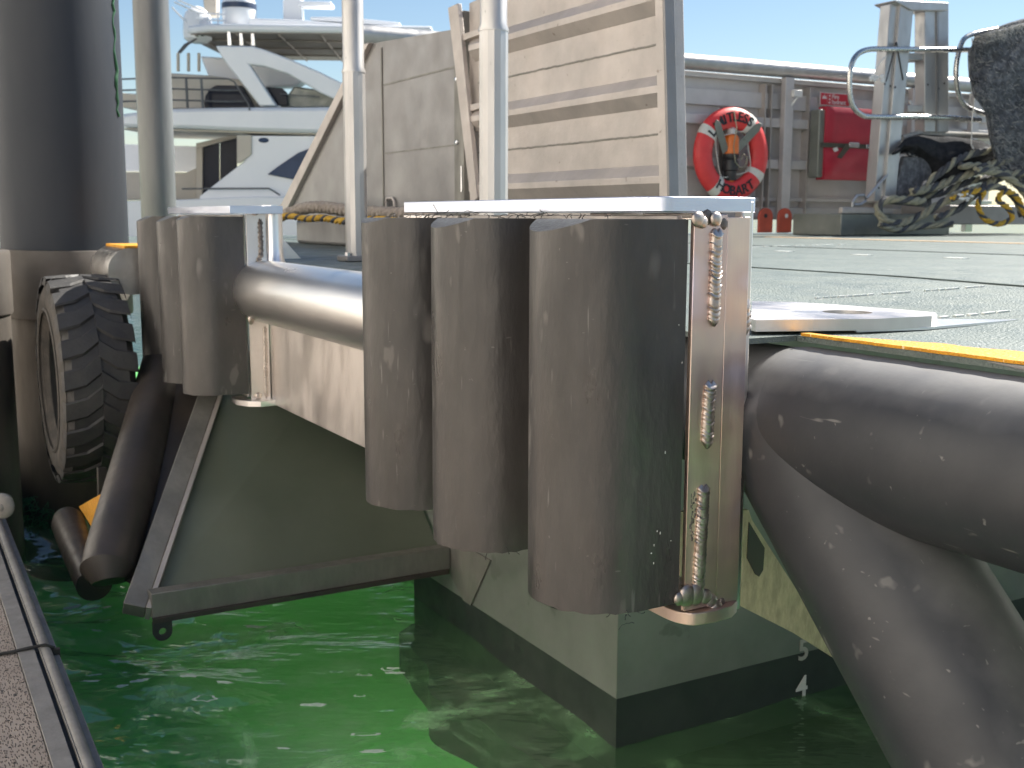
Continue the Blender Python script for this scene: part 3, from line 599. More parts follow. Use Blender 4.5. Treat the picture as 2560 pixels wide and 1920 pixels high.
def edge_run(a, c, n, amp):
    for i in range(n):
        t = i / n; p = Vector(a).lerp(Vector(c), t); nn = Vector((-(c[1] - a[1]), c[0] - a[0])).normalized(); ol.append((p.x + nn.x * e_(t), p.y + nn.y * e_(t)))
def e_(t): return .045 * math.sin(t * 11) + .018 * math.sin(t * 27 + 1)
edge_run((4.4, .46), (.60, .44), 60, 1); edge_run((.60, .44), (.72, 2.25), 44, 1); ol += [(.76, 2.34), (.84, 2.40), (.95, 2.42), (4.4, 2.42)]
h = MB(); h.prism(ol, 2, -2.3, -1.665); h.build('hull_shade_plate', antifoul, hull, smooth=60)  # added dark plate, stands for the hull's shade and reflection in the water
# gusset between hull and fender rail
g = [on(x, y, 1, .30) for x, y in ((1828, 1275), (1872, 1275), (1880, 1300), (2110, 1660), (1990, 1585), (1822, 1500), (1700, 1440), (1700, 1280))]
b = MB(); b.ext(g, (0, .012, 0)); gp = vp(b, 'gusset_plate', alu_gus)
g = [on(x, y, 1, .298) for x, y in ((1873, 1305), (1912, 1370), (1908, 1425), (1898, 1442), (1888, 1435), (1868, 1395))]
b = MB(); b.ext(g, (0, .003, 0)); b.build('slot', brace_m, gp)

# ---- port side plating (m = 1.5): smooth wing, ribbed panel, frames
SM = 1.5
def sp(px, py, m=SM): v = on(px, py, 0, m); return (m, v.y, v.z)
wing = MB(); wing.ext([(SM, 3.30, -.06), (SM, 3.30, .835), (SM, 4.32, .90), (SM, 5.85, .0), (SM, 5.9, -.06)], (.02, 0, 0))
side_o = vp(wing, 'side_wing', alu_old2)
b = MB()
b.ext([(SM - .03, 4.30, .90), (SM - .03, 4.42, .90), (SM - .03, 6.02, -.02), (SM - .03, 5.84, -.02)], (.03, 0, 0)); b.build('folded_edge', alu_old, side_o, bevel=.003)
b = MB(); b.box(SM - .006, SM - .001, 4.18, 4.195, -.04, .86); b.box(SM - .004, SM - .001, 3.3, 4.18, .66, .668); b.box(SM - .003, SM - .001, 3.3, 4.18, .30, .306); b.build('weld_seam', alu_beam, side_o)
b = MB(); v = sp(980, 512); b.tube([(SM - .01, v[1] + .055, v[2] - .06), (SM - .01, v[1] + .055, v[2] + .02), (SM - .01, v[1] + .035, v[2] + .035), (SM - .01, v[1] - .035, v[2] + .035), (SM - .01, v[1] - .055, v[2] + .02), (SM - .01, v[1] - .055, v[2] - .06)], .008, 8)
b.build('slot_frame', alu_old, side_o)
b = MB(); b.box(SM - .004, SM - .001, v[1] - .04, v[1] + .04, v[2] - .06, v[2] + .022); b.build('slot_opening', blackp, side_o)
pan = MB(); u1 = 1.60
pan.ext([(SM, 3.16, -.19), (SM, 3.16, .93), (SM, 1.66, .99), (SM, 1.57, -.19)], (.05, 0, 0))
pano = vp(pan, 'ribbed_panel', alu_old, bevel=.002)
for zc in (.725, .41, .10, -.12):
    e = 1.612 + (zc) * .07
    prof = [(SM, zc - .062), (SM - .036, zc - .016), (SM - .036, zc + .008), (SM, zc + .05)]
    b = MB(); b.prism(prof, 1, e, 3.10); b.build('rib', alu_old, pano, bevel=.0015)
random.seed(12)
for zc in (.565, .255):
    pth = [(SM - .001, u, zc + random.uniform(-.0012, .0012)) for u in [1.66 + .03 * k for k in range(48)]]
    weld(pth, .0045, (-1, 0, 0), pitch=.01, amp=.5, jit=.001, seg=6).build('weld_seam', alu_beam, pano)
b = MB(); b.ext([(SM - .042, 1.566, -.19), (SM - .042, 1.66, .99), (SM - .042, 1.70, .99), (SM - .042, 1.61, -.19)], (.041, 0, 0)); b.build('end_frame', alu_old, pano, bevel=.001)
b = MB(); b.ext([(SM - .043, 1.552, -.19), (SM + .0, 1.552, -.19), (SM + .0, 1.645, .99), (SM - .043, 1.645, .99)], (0, .013, 0)); b.build('end_plate', alu_old2, pano, bevel=.002)
b = MB(); b.box(SM - .02, SM + .03, 3.18, 3.28, -.06, .90); fr_ = b.build('hinge_post', alu_beam, pano, bevel=.003)
b = MB(); b.ext([(SM - .045, 3.29, .925), (SM - .045, 3.19, .93), (SM - .045, 3.0, .05), (SM - .045, 3.06, .02)], (.022, 0, 0))
b.build('slanted_brace', alu_old, pano, bevel=.002)
b = MB()
for z in (.76, .44, .05): b.ext([(SM - .035, 3.2 - (.9 - z) * .18, z), (SM - .035, 2.9, z + .01), (SM - .035, 2.9, z + .035), (SM - .035, 3.2 - (.9 - z) * .18, z + .03)], (.034, 0, 0))
b.split('cross_piece', alu_old, pano, bevel=.002)
b = MB()
for z in (.60, .31): b.ball((SM - .022, 3.25, z), .006, .022, .012, 10)
for z0, z1 in ((.46, .56), (.08, .2)): b.box(SM - .024, SM - .018, 3.195, 3.205, z0, z1)
b.split('hinge_pin', steel, pano)
b = MB(); b.box(1.30, 1.49, 3.5, 5.1, -.199, -.055); vp(b, 'rope_locker', alu_old2, bevel=.02)

# ---- far bulwark (u = 7) inboard of the plating
UW = 7.0; ZB = -.06
b = MB(); b.box(2.5, 10.2, UW + .10, UW + .12, ZB, 1.33)
wall_m = mat('pale_bulwark_aluminium', (.62, .585, .57), (.50, .475, .465), rough=.55, metal=.3, sc_=2.2, bump=.2, bsc=40)
wall = vp(b, 'bulwark', wall_m, bevel=.002); wall['label'] = 'far bulwark wall of the barge with horizontal stiffeners'
b = MB(); b.tube([(2.4, UW, 1.385), (10.3, UW, 1.405)], .075, 24); b.build('top_rail', lad_m, wall)
for z0, z1, dep in ((1.27, 1.31, .07), (1.02, 1.17, .05), (.84, .93, .09), (.44, .53, .09), (.12, .16, .05), (-.04, .06, .07)):
    b = MB(); b.box(2.5, 10.2, UW + .10 - dep, UW + .099, z0, z1); b.build('stiffener', wall_m, wall, bevel=.004)
for x in (3.4, 4.6, 6.97, 8.75, 9.7):
    b = MB(); b.box(x - .055, x + .055, UW - .06, UW + .005, -.19, 1.32); b.build('wall_post', wall_m, wall, bevel=.004)
b = MB()
for x in (6.72, 6.80, 7.3, 8.35): b.box(x - .008, x + .008, UW + .0, UW + .1, .0, 1.25)
b.split('vertical_flange', alu_old, wall)
b = MB(); b.box(6.99, 7.10, UW - .10, UW - .06, 1.135, 1.20); b.tube([(7.0, UW - .05, 1.05), (7.06, UW - .09, 1.15)], .012, 8); b.build('bracket_light', whitep, wall, bevel=.006)
for s_ in (-1, 1):
    c = on(1936 + s_ * 24, 550, 1, UW - .25); b = MB(); pts = [(c.x - .085, c.z - .12)] + [(c.x - .085 * math.cos(a), c.z + .03 + .085 * math.sin(a)) for a in [math.pi * i / 10 for i in range(11)]] + [(c.x + .085, c.z - .12)]
    b.prism(pts, 1, UW - .27, UW - .24); pe = vp(b, 'red_padeye', red_pe, bevel=.004)
    b = MB(); b.lathe([(.02, UW - .275), (.02, UW - .2705)], (c.x + .01 * s_, 0, c.z + .04), 1, 16); b.build('pin_hole', blackp if s_ < 0 else whitep, pe)

# ================================================================== THINGS ON THE BARGE
# stanchion poles
def pole(px, m, base_u, label, joint):
    g = 'pair of round deck stanchions beside the side plating'
    T = thing('stanchion', label, 'pole', (m, base_u, -.2), group=g)
    b = MB(); r = .0415; lean = .004
    b.tube([(m, base_u, -.185), (m - .0, base_u, joint)], r, 14); b.build('pole', lad_m, T, smooth=24)
    b = MB(); b.tube([(m, base_u, joint + .0), (m, base_u, joint + .006), (m, base_u, joint + .02), (m, base_u, 2.4)], [r + .0015, r + .002, r * .93, r * .93], 16); b.build('sleeve', lad_m, T, smooth=24)
    b = MB(); b.box(m - .06, m + .06, base_u - .05, base_u + .05, -.199, -.178); b.build('base_plate', alu_old2, T, bevel=.004)
    b = MB()
    for s in (-1, 1): b.lathe([(.011, -.178), (.011, -.166)], (m + s * .047, base_u - .03, 0), 2, 6)
    b.split('bolt', steel, T)
v = on(888, 400, 0, .62); w2 = on(888, 182, 0, .62); pole(888, .62, v.y, 'aluminium pole nearer the white yacht, standing between the two fender brackets', w2.z)
v = on(1234, 400, 0, .62); w2 = on(1234, 80, 0, .62); pole(1234, .62, v.y, 'aluminium pole rising behind the front bracket cap, before the ribbed panel', w2.z)

def rope(path, r, mats, pattern, pitch=.09, name='rope', parent=None, base=None, label=None, cat='rope', group=None, seg=7):
    pts = [Vector(p) for p in path]; fine = []
    n = len(pts)
    for i in range(n - 1):                                  # Catmull-Rom
        p0 = pts[max(i - 1, 0)]; p1 = pts[i]; p2 = pts[i + 1]; p3 = pts[min(i + 2, n - 1)]; m_ = max(2, int((p2 - p1).length / (r * .9)))
        for k in range(m_):
            t = k / m_; fine.append(.5 * ((2 * p1) + (p2 - p0) * t + (2 * p0 - 5 * p1 + 4 * p2 - p3) * t * t + (3 * p1 - p0 - 3 * p2 + p3) * t ** 3))
    fine.append(pts[-1]); b = MB(); up = Vector((.1, .05, 1)); dist = 0; frames = []
    for i, p in enumerate(fine):
        t = (fine[min(i + 1, len(fine) - 1)] - fine[max(i - 1, 0)]).normalized(); s1 = t.cross(up).normalized(); u1_ = s1.cross(t).normalized(); up = u1_
        if i: dist += (p - fine[i - 1]).length
        frames.append((p, s1, u1_, dist))
    for k, mi in enumerate(pattern):
        b.cur = mi; o0 = 2 * math.pi * k / len(pattern)
        b.tube([p + (s1 * math.cos(o0 + 2 * math.pi * dd_ / pitch) + u1_ * math.sin(o0 + 2 * math.pi * dd_ / pitch)) * r * .5 for (p, s1, u1_, dd_) in frames], r * .56, seg)
    o = b.build(name, mats, parent, base=base if base is not None else pts[0], smooth=70)
    if label: prop(o, label, cat, group)
    return o
# hawser and yellow rope on the locker by the plating
rope([(1.22, 5.25, -.05), (1.25, 4.9, .0), (1.24, 4.5, .015), (1.26, 4.1, -.005), (1.3, 3.7, -.02), (1.34, 3.35, -.03), (1.36, 3.1, -.08)], .036, [rope_w], [0, 0, 0], .16, label='thick pale grey hawser lying on the locker below the smooth plating')
rope([(1.16, 5.12, -.07), (1.15, 4.8, -.035), (1.16, 4.5, -.05), (1.15, 4.2, -.045), (1.16, 3.9, -.06), (1.18, 3.5, -.05), (1.2, 3.3, -.06)], .019, [rope_y, rope_k], [0, 0, 1], .15, label='yellow and black twisted rope hanging along the locker edge under the grey hawser')

# life ring on the bulwark
RC = Vector((6.22, UW - .10, .555)); RR, Rr = .345, .10
b = MB(); b.tube([RC + Vector((RR * math.cos(a), 0, RR * math.sin(a))) for a in [2 * math.pi * i / 56 for i in range(56)]], Rr, 24, closed=True, sx=.7)
b2 = MB(); seg = 22; vs = []; fs = []
for i in range(56):
    a = 2 * math.pi * i / 56
    for k in range(seg):
        c = 2 * math.pi * k / seg; rr = RR + Rr * math.cos(c); vs.append(RC + Vector((rr * math.cos(a), .068 * math.sin(c), rr * math.sin(a))))
for i in range(56):
    j = (i + 1) % 56
    for k in range(seg): l = (k + 1) % seg; fs.append((i * seg + k, i * seg + l, j * seg + l, j * seg + k))
b2.add(vs, fs)
ring = b2.build('life_ring', ring_m, None, base=tuple(RC)); prop(ring, 'red-orange life ring with white tape bands and black lettering on the far bulwark', 'life ring')
def ring_shell(a0, a1, grow, c0=0, c1=2 * math.pi, seg=22):
    q = MB(); vs = []; fs = []; n = 7
    for i in range(n):
        a = a0 + (a1 - a0) * i / (n - 1)
        for k in range(seg):
            c = 2 * math.pi * k / seg; rr = RR + (Rr + grow) * math.cos(c); vs.append(RC + Vector((rr * math.cos(a), (.068 + grow) * math.sin(c), rr * math.sin(a))))
    for i in range(n - 1):
        for k in range(seg): l = (k + 1) % seg; fs.append((i * seg + k, i * seg + l, (i + 1) * seg + l, (i + 1) * seg + k))
    q.add(vs, fs); return q
for ad in (58, -32, 148, 238): ring_shell(R_(ad - 6.5), R_(ad + 6.5), .0025).build('tape_band', tape_m, ring)
def arc_text(txt, mid, step, rad, flip=False):
    b = MB(); n = len(txt)
    for i, ch in enumerate(txt):
        vs, fs = glyphs(ch, .128, .004); a = R_(mid + (step if flip else -step) * (i - (n - 1) / 2)); ro = a + math.pi / 2 if flip else a - math.pi / 2
        c = RC + Vector((rad * math.cos(a), -.0695, rad * math.sin(a)))
        b.add([c + Vector((p.x * math.cos(ro) - p.y * math.sin(ro), -p.z - .55 * (p.y * .2) ** 2, p.x * math.sin(ro) + p.y * math.cos(ro))) for p in vs], fs)
    return b
arc_text('LIMITLESS', 104, 10.6, RR).build('lettering', ink, ring)
arc_text('HOBART', 272, 13, RR, True).build('lettering', ink, ring)
b = MB()
def yrope(pts, r): b.tube(pts, r, 6)
for a0, a1 in ((58, -32), (-32, -122), (148, 58), (238, 148)):
    pts = []
    for k in range(9):
        t = k / 8; a = R_(a0 + (a1 - a0) * t); rr = RR - .09 - .06 * math.sin(math.pi * t) ; pts.append(RC + Vector((rr * math.cos(a), -.03, rr * math.sin(a))))
    yrope(pts, .005)
b.build('grab_line', tape_m, ring)
# straps holding it
hold = thing('ring_holder', 'grey webbing V-straps and post that hold the life ring', 'bracket', (6.22, UW + .0, -.1))
b = MB(); b.box(6.155, 6.215, UW + .0, UW + .008, -.05, 1.0); b.build('post', alu_old2, hold)
for s in (-1, 1):
    b = MB(); q0 = RC + Vector((s * .05 - .04, -.03, .02)); q1 = RC + Vector((s * .24, -.085, .255)); nn = Vector((-(q1 - q0).z, 0, (q1 - q0).x)).normalized() * .04
    b.ext([q0 - nn, q1 - nn, q1 + (q1 - q0).normalized() * .04 - nn * .6, q1 + (q1 - q0).normalized() * .055, q1 + (q1 - q0).normalized() * .04 + nn * .6, q1 + nn, q0 + nn], (0, .008, 0)); b.split('strap', alu_hull, hold, bevel=.002)
bea = thing('rescue_light', 'orange lifebuoy light with white tip clipped upright inside the life ring', 'light', (6.21, UW - .07, .2))
c = (6.215, UW - .1, 0)
b = MB(); b.lathe([(.03, .10), (.035, .12), (.035, .50), (.07, .53), (.075, .56), (.075, .70), (.06, .735), (.03, .745)], c, 2, 20); b.build('body', beac_o, bea)
b = MB(); b.lathe([(.045, .745), (.045, .79), (.025, .81), (.03, .84), (.02, .87), (.004, .875)], c, 2, 16); b.build('tip', whitep, bea)
b = MB(); b.lathe([(.055, .31), (.06, .32), (.06, .40), (.078, .41), (.078, .50), (.06, .505), (.078, .53), (.08, .545), (.078, .56)], c, 2, 20); b.build('clip', blackp, bea)
b = MB(); b.tube([(6.17, UW - .18, .95), (6.2, UW - .19, .8), (6.17, UW - .19, .62), (6.2, UW - .19, .48), (6.27, UW - .19, .42), (6.33, UW - .19, .46), (6.34, UW - .19, .53), (6.29, UW - .19, .56), (6.26, UW - .19, .5)], .005, 6); b.split('lanyard', rope_c, bea)

# hose box cover
hb = thing('hose_box', 'crimson vinyl-covered hose box strapped shut beside the life ring', 'box', (7.75, UW, .33))
b = MB(); nx_, nz_ = 14, 14; X0, X1, Z0, Z1 = 7.36, 8.13, .34, 1.055
vs = []; fs = []
random.seed(4)
for j in range(nz_ + 1):
    for i in range(nx_ + 1):
        x = X0 + (X1 - X0) * i / nx_; z = Z0 + (Z1 - Z0) * j / nz_; e = .02 * math.exp(-((z - .68) / .035) ** 2) - .012 * max(0, math.sin((x * 3.1 - z * 5) * 2.2)) * (1 if z < .66 else .3)
        edge = min(i, nx_ - i, j, nz_ - j); vs.append((x, UW - .185 + e + (.02 if edge == 0 else 0), z))
for j in range(nz_):
    for i in range(nx_): a = j * (nx_ + 1) + i; fs.append((a, a + 1, a + nx_ + 2, a + nx_ + 1))
b.add(vs, fs); b.box(X0, X1, UW - .163, UW - .06, Z0, Z1); b.build('cover', hose_m, hb, smooth=60)
b = MB(); b.box(X0 - .07, X0 + .02, UW - .15, UW - .02, Z0 + .02, Z1 - .03); b.build('case', alu_hull, hb, bevel=.01)
b = MB(); b.box(X0 - .08, X1 + .005, UW - .190, UW - .183, .655, .70); b.ext([(7.70, UW - .2, .69), (7.62, UW - .2, .70), (7.50, UW - .2, .56), (7.56, UW - .2, .545)], (0, .006, 0)); st_ = b.split('strap', strap_m, hb)[0]
b = MB(); b.box(7.66, 7.80, UW - .203, UW - .19, .665, .715); b.box(7.90, 7.97, UW - .2, UW - .19, .66, .70); b.split('buckle', steel, st_, bevel=.003)
b = MB(); b.ext([(7.44, UW - .196, .645), (7.50, UW - .196, .66), (7.52, UW - .196, .63), (7.47, UW - .196, .61)], (0, .004, 0)); b.build('tag', whitep, hb)
# sign
sg = MB(); sg.box(7.45, 7.86, UW + .02, UW + .028, 1.085, 1.215); so = sg.build('safety_sign', whitep, None, base=(7.65, UW + .02, 1.08)); prop(so, 'red and white fire hydrant sign above the crimson hose box', 'sign')
BASE[so.name] = Vector((7.65, UW + .02, 1.08))
b = MB(); b.box(7.458, 7.545, UW + .015, UW + .0195, 1.093, 1.207); b.box(7.553, 7.595, UW + .015, UW + .0195, 1.093, 1.207); b.box(7.603, 7.852, UW + .015, UW + .0195, 1.093, 1.207); b.split('red_field', sign_r, so)
b = MB(); b.prism([(7.47, 1.15), (7.485, 1.18), (7.495, 1.165), (7.503, 1.195), (7.513, 1.165), (7.522, 1.18), (7.535, 1.15)], 1, UW + .011, UW + .0149)
for k in range(3): b.ball((7.574, UW + .013, 1.115 + .034 * k), .011, .002, .011, 10)
b.build('pictogram', whitep, so)
for txt, zc in (('Fire', 1.175), ('hydrant', 1.123)):
    vs, fs = glyphs(txt, .062, .001); w0 = min(p.x for p in vs); b = MB(); b.add([(7.612 + p.x - w0, UW + .0135 - p.z, zc + p.y) for p in vs], fs); b.build('lettering', whitep, so)

# frame with ladder, handrail loops
UL = 5.9
lb = thing('deck_frame', 'low grey box frame on deck that carries the ladder and the tangled ropes', 'frame', (7.9, UL, -.2))
b = MB(); b.box(6.66, 8.1, UL - .02, UL + .6, -.199, .00); b.build('left_box', alu_hull, lb, bevel=.01)
b = MB(); b.box(8.11, 10.6, UL - .0, UL + .6, -.10, .085); b.build('right_box', alu_old2, lb, bevel=.01)
b = MB(); b.box(6.66, 7.3, UL - .03, UL + .02, .0, .055); b.build('top_bar', alu_old, lb, bevel=.006)
b = MB(); b.tube([(6.78, UL - .03, .06), (6.78, UL - .03, .1), (6.83, UL - .03, .16), (6.92, UL - .03, .165), (6.95, UL - .03, .12), (6.88, UL - .03, .08), (6.80, UL - .03, .08)], .013, 8); b.tube([(6.95, UL - .03, .14), (7.22, UL - .02, .36)], .014, 8); b.build('hook', lad_m, lb)
lad = thing('ladder', 'tall aluminium ladder standing behind the heap of ropes', 'ladder', (7.4, UL + .1, .0))
def post(pts, name, m_):
    b = MB(); b.ext(pts, (0, .12, 0)); return b.build(name, m_, lad, bevel=.006)
def lp(px, py, u=UL): v = on(px, py, 1, u); return (v.x, u, v.z)
p1 = post([lp(2226, 10), lp(2254, 2), lp(2214, 502), lp(2186, 502)], 'upright', lad_m)
post([lp(2252, 2, UL - .03), lp(2286, 2, UL - .03), lp(2239, 502, UL - .03), lp(2211, 502, UL - .03)], 'upright', lad_m)
post([lp(2312, 22), lp(2372, 22), lp(2372, 330), lp(2312, 330)], 'upright', lad_m)
b = MB(); b.ext([lp(2342, 24, UL - .012), lp(2347, 24, UL - .012), lp(2347, 330, UL - .012), lp(2342, 330, UL - .012)], (0, .01, 0)); b.build('flange', alu_old2, lad)
b = MB(); b.ext([lp(2238, 0, UL - .05), lp(2372, 6, UL - .05), lp(2372, 26, UL - .05), lp(2280, 26, UL - .05), lp(2240, 4, UL - .05)], (0, .25, 0)); b.build('top_tread', lad_m, lad, bevel=.006)
for y0, y1 in ((132, 150), (262, 280)):
    b = MB(); b.ext([lp(2270, y0, UL + .02), lp(2368, y0 + 2, UL + .02), lp(2368, y1, UL + .02), lp(2270, y1, UL + .02)], (0, .22, 0)); b.build('rung', lad_m, lad, bevel=.006)
b = MB()
for (x, y) in ((2212, 210), (2226, 215), (2238, 218), (2320, 212), (2361, 208), (2347, 222), (2197, 470)):
    v = lp(x, y, UL - .035 if x < 2300 else UL - .004); b.ball(v, .011, .006, .011, 8)
b.split('rivet', blackp, lad)
b = MB(); b.tube([lp(2240, 105, UL - .034), lp(2215, 205, UL - .034)], .006, 6); b.tube([lp(2241, 105, UL - .034), lp(2258, 200, UL - .034)], .006, 6); b.split('lanyard', blackp, lad)
# handrail loops (two, one nearer the fleece)
def loop(pts, name_label):
    P_ = [lp(*q, UL - .06) for q in pts]; b = MB(); out = []
    n = len(P_)
    for i in range(n - 1):
        p0, p1, p2, p3 = [Vector(P_[max(0, min(n - 1, i + k))]) for k in (-1, 0, 1, 2)]
        for k in range(6): t = k / 6; out.append(.5 * ((2 * p1) + (p2 - p0) * t + (2 * p0 - 5 * p1 + 4 * p2 - p3) * t * t + (3 * p1 - p0 - 3 * p2 + p3) * t ** 3))
    out.append(Vector(P_[-1])); b.tube(out, .024, 14)
    o = b.build('handrail', steel_s, None, base=tuple(out[0])); return prop(o, name_label, 'handrail', 'bent tube handrails at the ladder')
steel_s = mat('dull_tube_aluminium', (.60, .59, .56), (.48, .47, .45), rough=.28, metal=.9, sc_=6)
loop([(2440, 125), (2330, 124), (2230, 123), (2170, 124), (2140, 140), (2126, 175), (2124, 225), (2132, 265), (2155, 287), (2185, 292), (2330, 293), (2450, 300)], 'bent tube handrail looping out to the left of the ladder')
loop([(2560, 60), (2480, 75), (2420, 90), (2400, 120), (2390, 175), (2395, 230), (2410, 262), (2440, 278), (2480, 290)], 'bent tube handrail half hidden behind the shaggy fleece')
b = MB(); b.tube([lp(2186, 190, UL - .08), lp(2192, 165, UL - .08), lp(2205, 150, UL - .08), lp(2215, 140, UL - .08)], .006, 6)
for k in range(14):
    q = lp(2175 + random.uniform(0, 35), 196 + random.uniform(-8, 10), UL - .09); b.ball(q, .012 + random.random() * .014, .01, .012 + random.random() * .008, 8)
o = b.build('knotted_string', whitep, None, base=lp(2190, 195, UL - .08)); prop(o, 'frayed white string knotted round the bulwark rail left of the ladder', 'string')
b = MB(); b.tube([lp(2430, 95, UL - .12), lp(2436, 160, UL - .14), lp(2438, 230, UL - .14), lp(2430, 300, UL - .14), lp(2428, 362, UL - .14), lp(2434, 372, UL - .14)], .006, 6); b.tube([lp(2440, 110, UL - .13), lp(2437, 200, UL - .15), lp(2424, 250, UL - .15), lp(2442, 290, UL - .15)], .005, 6)
o = b.build('hanging_cord', whitep, None, base=lp(2430, 95, UL - .12)); prop(o, 'thin white cord hanging down from the fleece past the torn felt', 'cord')
b = MB(); b.tube([lp(x, y, UL + .1) for x, y in ((2275, 252), (2280, 262), (2280, 278), (2272, 290))], .012, 6); o = b.build('white_hose_hook', whitep, None, base=lp(2275, 252, UL + .1)); prop(o, 'short curved white hook between the ladder uprights', 'hook')
# dark felt draped over a bar
bar = MB(); bar.tube([lp(2255, 345, UL + .05), lp(2300, 333, UL + .05), lp(2480, 340, UL + .05)], .028, 12); bo = bar.build('padded_bar', fleece_l, None, base=lp(2300, 335, UL + .05)); prop(bo, 'pale frayed bar under the torn black felt', 'bar')
def cloth(outline_fn, nu, nv, thick, m_, name):
    vs = []; fs = []
    for j in range(nv + 1):
        for i in range(nu + 1): vs.append(outline_fn(i / nu, j / nv))
    for j in range(nv):
        for i in range(nu): a = j * (nu + 1) + i; fs.append((a, a + 1, a + nu + 2, a + nu + 1))
    b = MB(); b.add(vs, fs); o = b.build(name, m_, None, base=tuple(vs[0]), smooth=80)
    md = o.modifiers.new('s', 'SOLIDIFY'); md.thickness = thick; return o
random.seed(21)
TOP = [(2232, 384), (2262, 345), (2300, 334), (2350, 338), (2400, 342), (2450, 352), (2490, 372)]; BOT = [(2236, 386), (2258, 384), (2290, 392), (2345, 470), (2390, 455), (2440, 420), (2490, 400)]
def lerpl(Q, t):
    k = min(int(t * (len(Q) - 1)), len(Q) - 2); f_ = t * (len(Q) - 1) - k; return (Q[k][0] + (Q[k + 1][0] - Q[k][0]) * f_, Q[k][1] + (Q[k + 1][1] - Q[k][1]) * f_)
def felt(s, t):
    a = lerpl(TOP, s); c = lerpl(BOT, s); x = a[0] + (c[0] - a[0]) * t + 4 * math.sin(17 * t + s * 9); y = a[1] + (c[1] - a[1]) * t
    u = UL - .02 - .10 * math.sin(math.pi * min(1, t * 1.2)) - .05 * math.sin(s * 21 + t * 3) * t - (.0 if t > .04 else -.06)
    return lp(x, y + random.uniform(-2.5, 2.5) * (1 if t > .97 else .2), u)
o = cloth(felt, 48, 24, .014, blanket, 'torn_felt'); prop(o, 'black torn felt mat draped over a bar right of the ladder', 'mat')
# shaggy fleece at the right edge of view
FT = [(2438, 84), (2470, 66), (2510, 48), (2560, 24), (2640, 2), (2760, -10)]; FB = [(2490, 330), (2498, 380), (2520, 430), (2570, 470), (2650, 480), (2760, 480)]; FLm = [(2445, 200), (2460, 250)]
FL_ = [(2438, 84), (2424, 130), (2424, 190), (2440, 245), (2468, 280), (2478, 340), (2492, 400), (2520, 455)]
def fle(s, t):
    l = lerpl(FL_, t); r = (2760, -10 + 510 * t); tp = lerpl(FT, s); x = l[0] + (r[0] - l[0]) * s; y = l[1] + (r[1] - l[1]) * s
    y += (tp[1] - (FT[0][1] + (FT[-1][1] - FT[0][1]) * s)) * (1 - t)
    u = UL - .18 - .16 * math.sin(math.pi * min(1, .15 + s * .8)) - .06 * math.sin(7 * s + 4 * t) - .03 * math.sin(19 * t + 8 * s) + (.25 if t < .02 else 0)
    return lp(x, y, u)
o = cloth(fle, 60, 60, .03, fleece, 'shaggy_fleece'); prop(o, 'large shaggy dark grey fleece hanging at the right edge above the ropes', 'fleece')
BASE['shaggy_fleece'] = Vector(fle(0, 0))
hair = MB(); random.seed(17)
for i in range(8000):
    s, t = random.random() * .75, random.random()
    if random.random() < .22: s = random.random() ** 2 * .1
    if random.random() < .12: t = random.choice([random.random() * .04, 1 - random.random() * .03])
    p = Vector(fle(s, t)) + Vector((0, -.012, 0)); L_ = random.uniform(.02, .075); dr = Vector((random.uniform(-1, 1), random.uniform(-.8, -.05), random.uniform(-1.3, .5))).normalized(); sd_ = dr.cross(Vector((0, 1, 0)))
    if sd_.length < .01: continue
    sd_ = sd_.normalized() * .0036; bend = Vector((random.uniform(-.3, .3), random.uniform(-.3, .1), -.25)) * L_ * .6
    hair.cur = 1 if (t < .09 or random.random() < (.18 + .5 * max(0, t - .4))) else 0
    a = p; b_ = p + dr * L_ * .5 + bend * .3; c_ = p + dr * L_ + bend
    hair.add([a - sd_, a + sd_, b_ + sd_ * .8, b_ - sd_ * .8, c_], [(0, 1, 2, 3), (3, 2, 4)])
ho = hair.build('fibre_pile', [fleece, fleece_l], o, smooth=0); ho['kind'] = 'stuff'
hair = MB()
for i in range(420):
    s = random.random(); t = random.choice([random.random() * .05, .97 + random.random() * .03]); p = Vector(felt(s, t)); dr = Vector((random.uniform(-1, 1), random.uniform(-.6, 0), random.uniform(-1, .4))).normalized(); L_ = random.uniform(.01, .03)
    sd_ = dr.cross(Vector((0, 1, 0))).normalized() * .0025; hair.add([p - sd_, p + sd_, p + dr * L_], [(0, 1, 2)])
fo = bpy.data.objects['torn_felt']; BASE['torn_felt'] = Vector(fo.matrix_world.inverted() @ Vector((0, 0, 0))) * 0 + (VM.inverted() @ fo.matrix_world.translation)
ho = hair.build('frayed_edge', fleece_l, fo, smooth=0)
ft = MB(); ft.ext([lp(2262, 390, UL - .02), lp(2330, 395, UL - .02), lp(2330, 520, UL - .02), lp(2228, 510, UL - .02)], (0, .05, 0))
o = ft.build('felt_pad', fleece, None, base=lp(2290, 520, UL - .02), bevel=.01); prop(o, 'grey felt pad standing behind the ropes beside the ladder foot', 'pad')

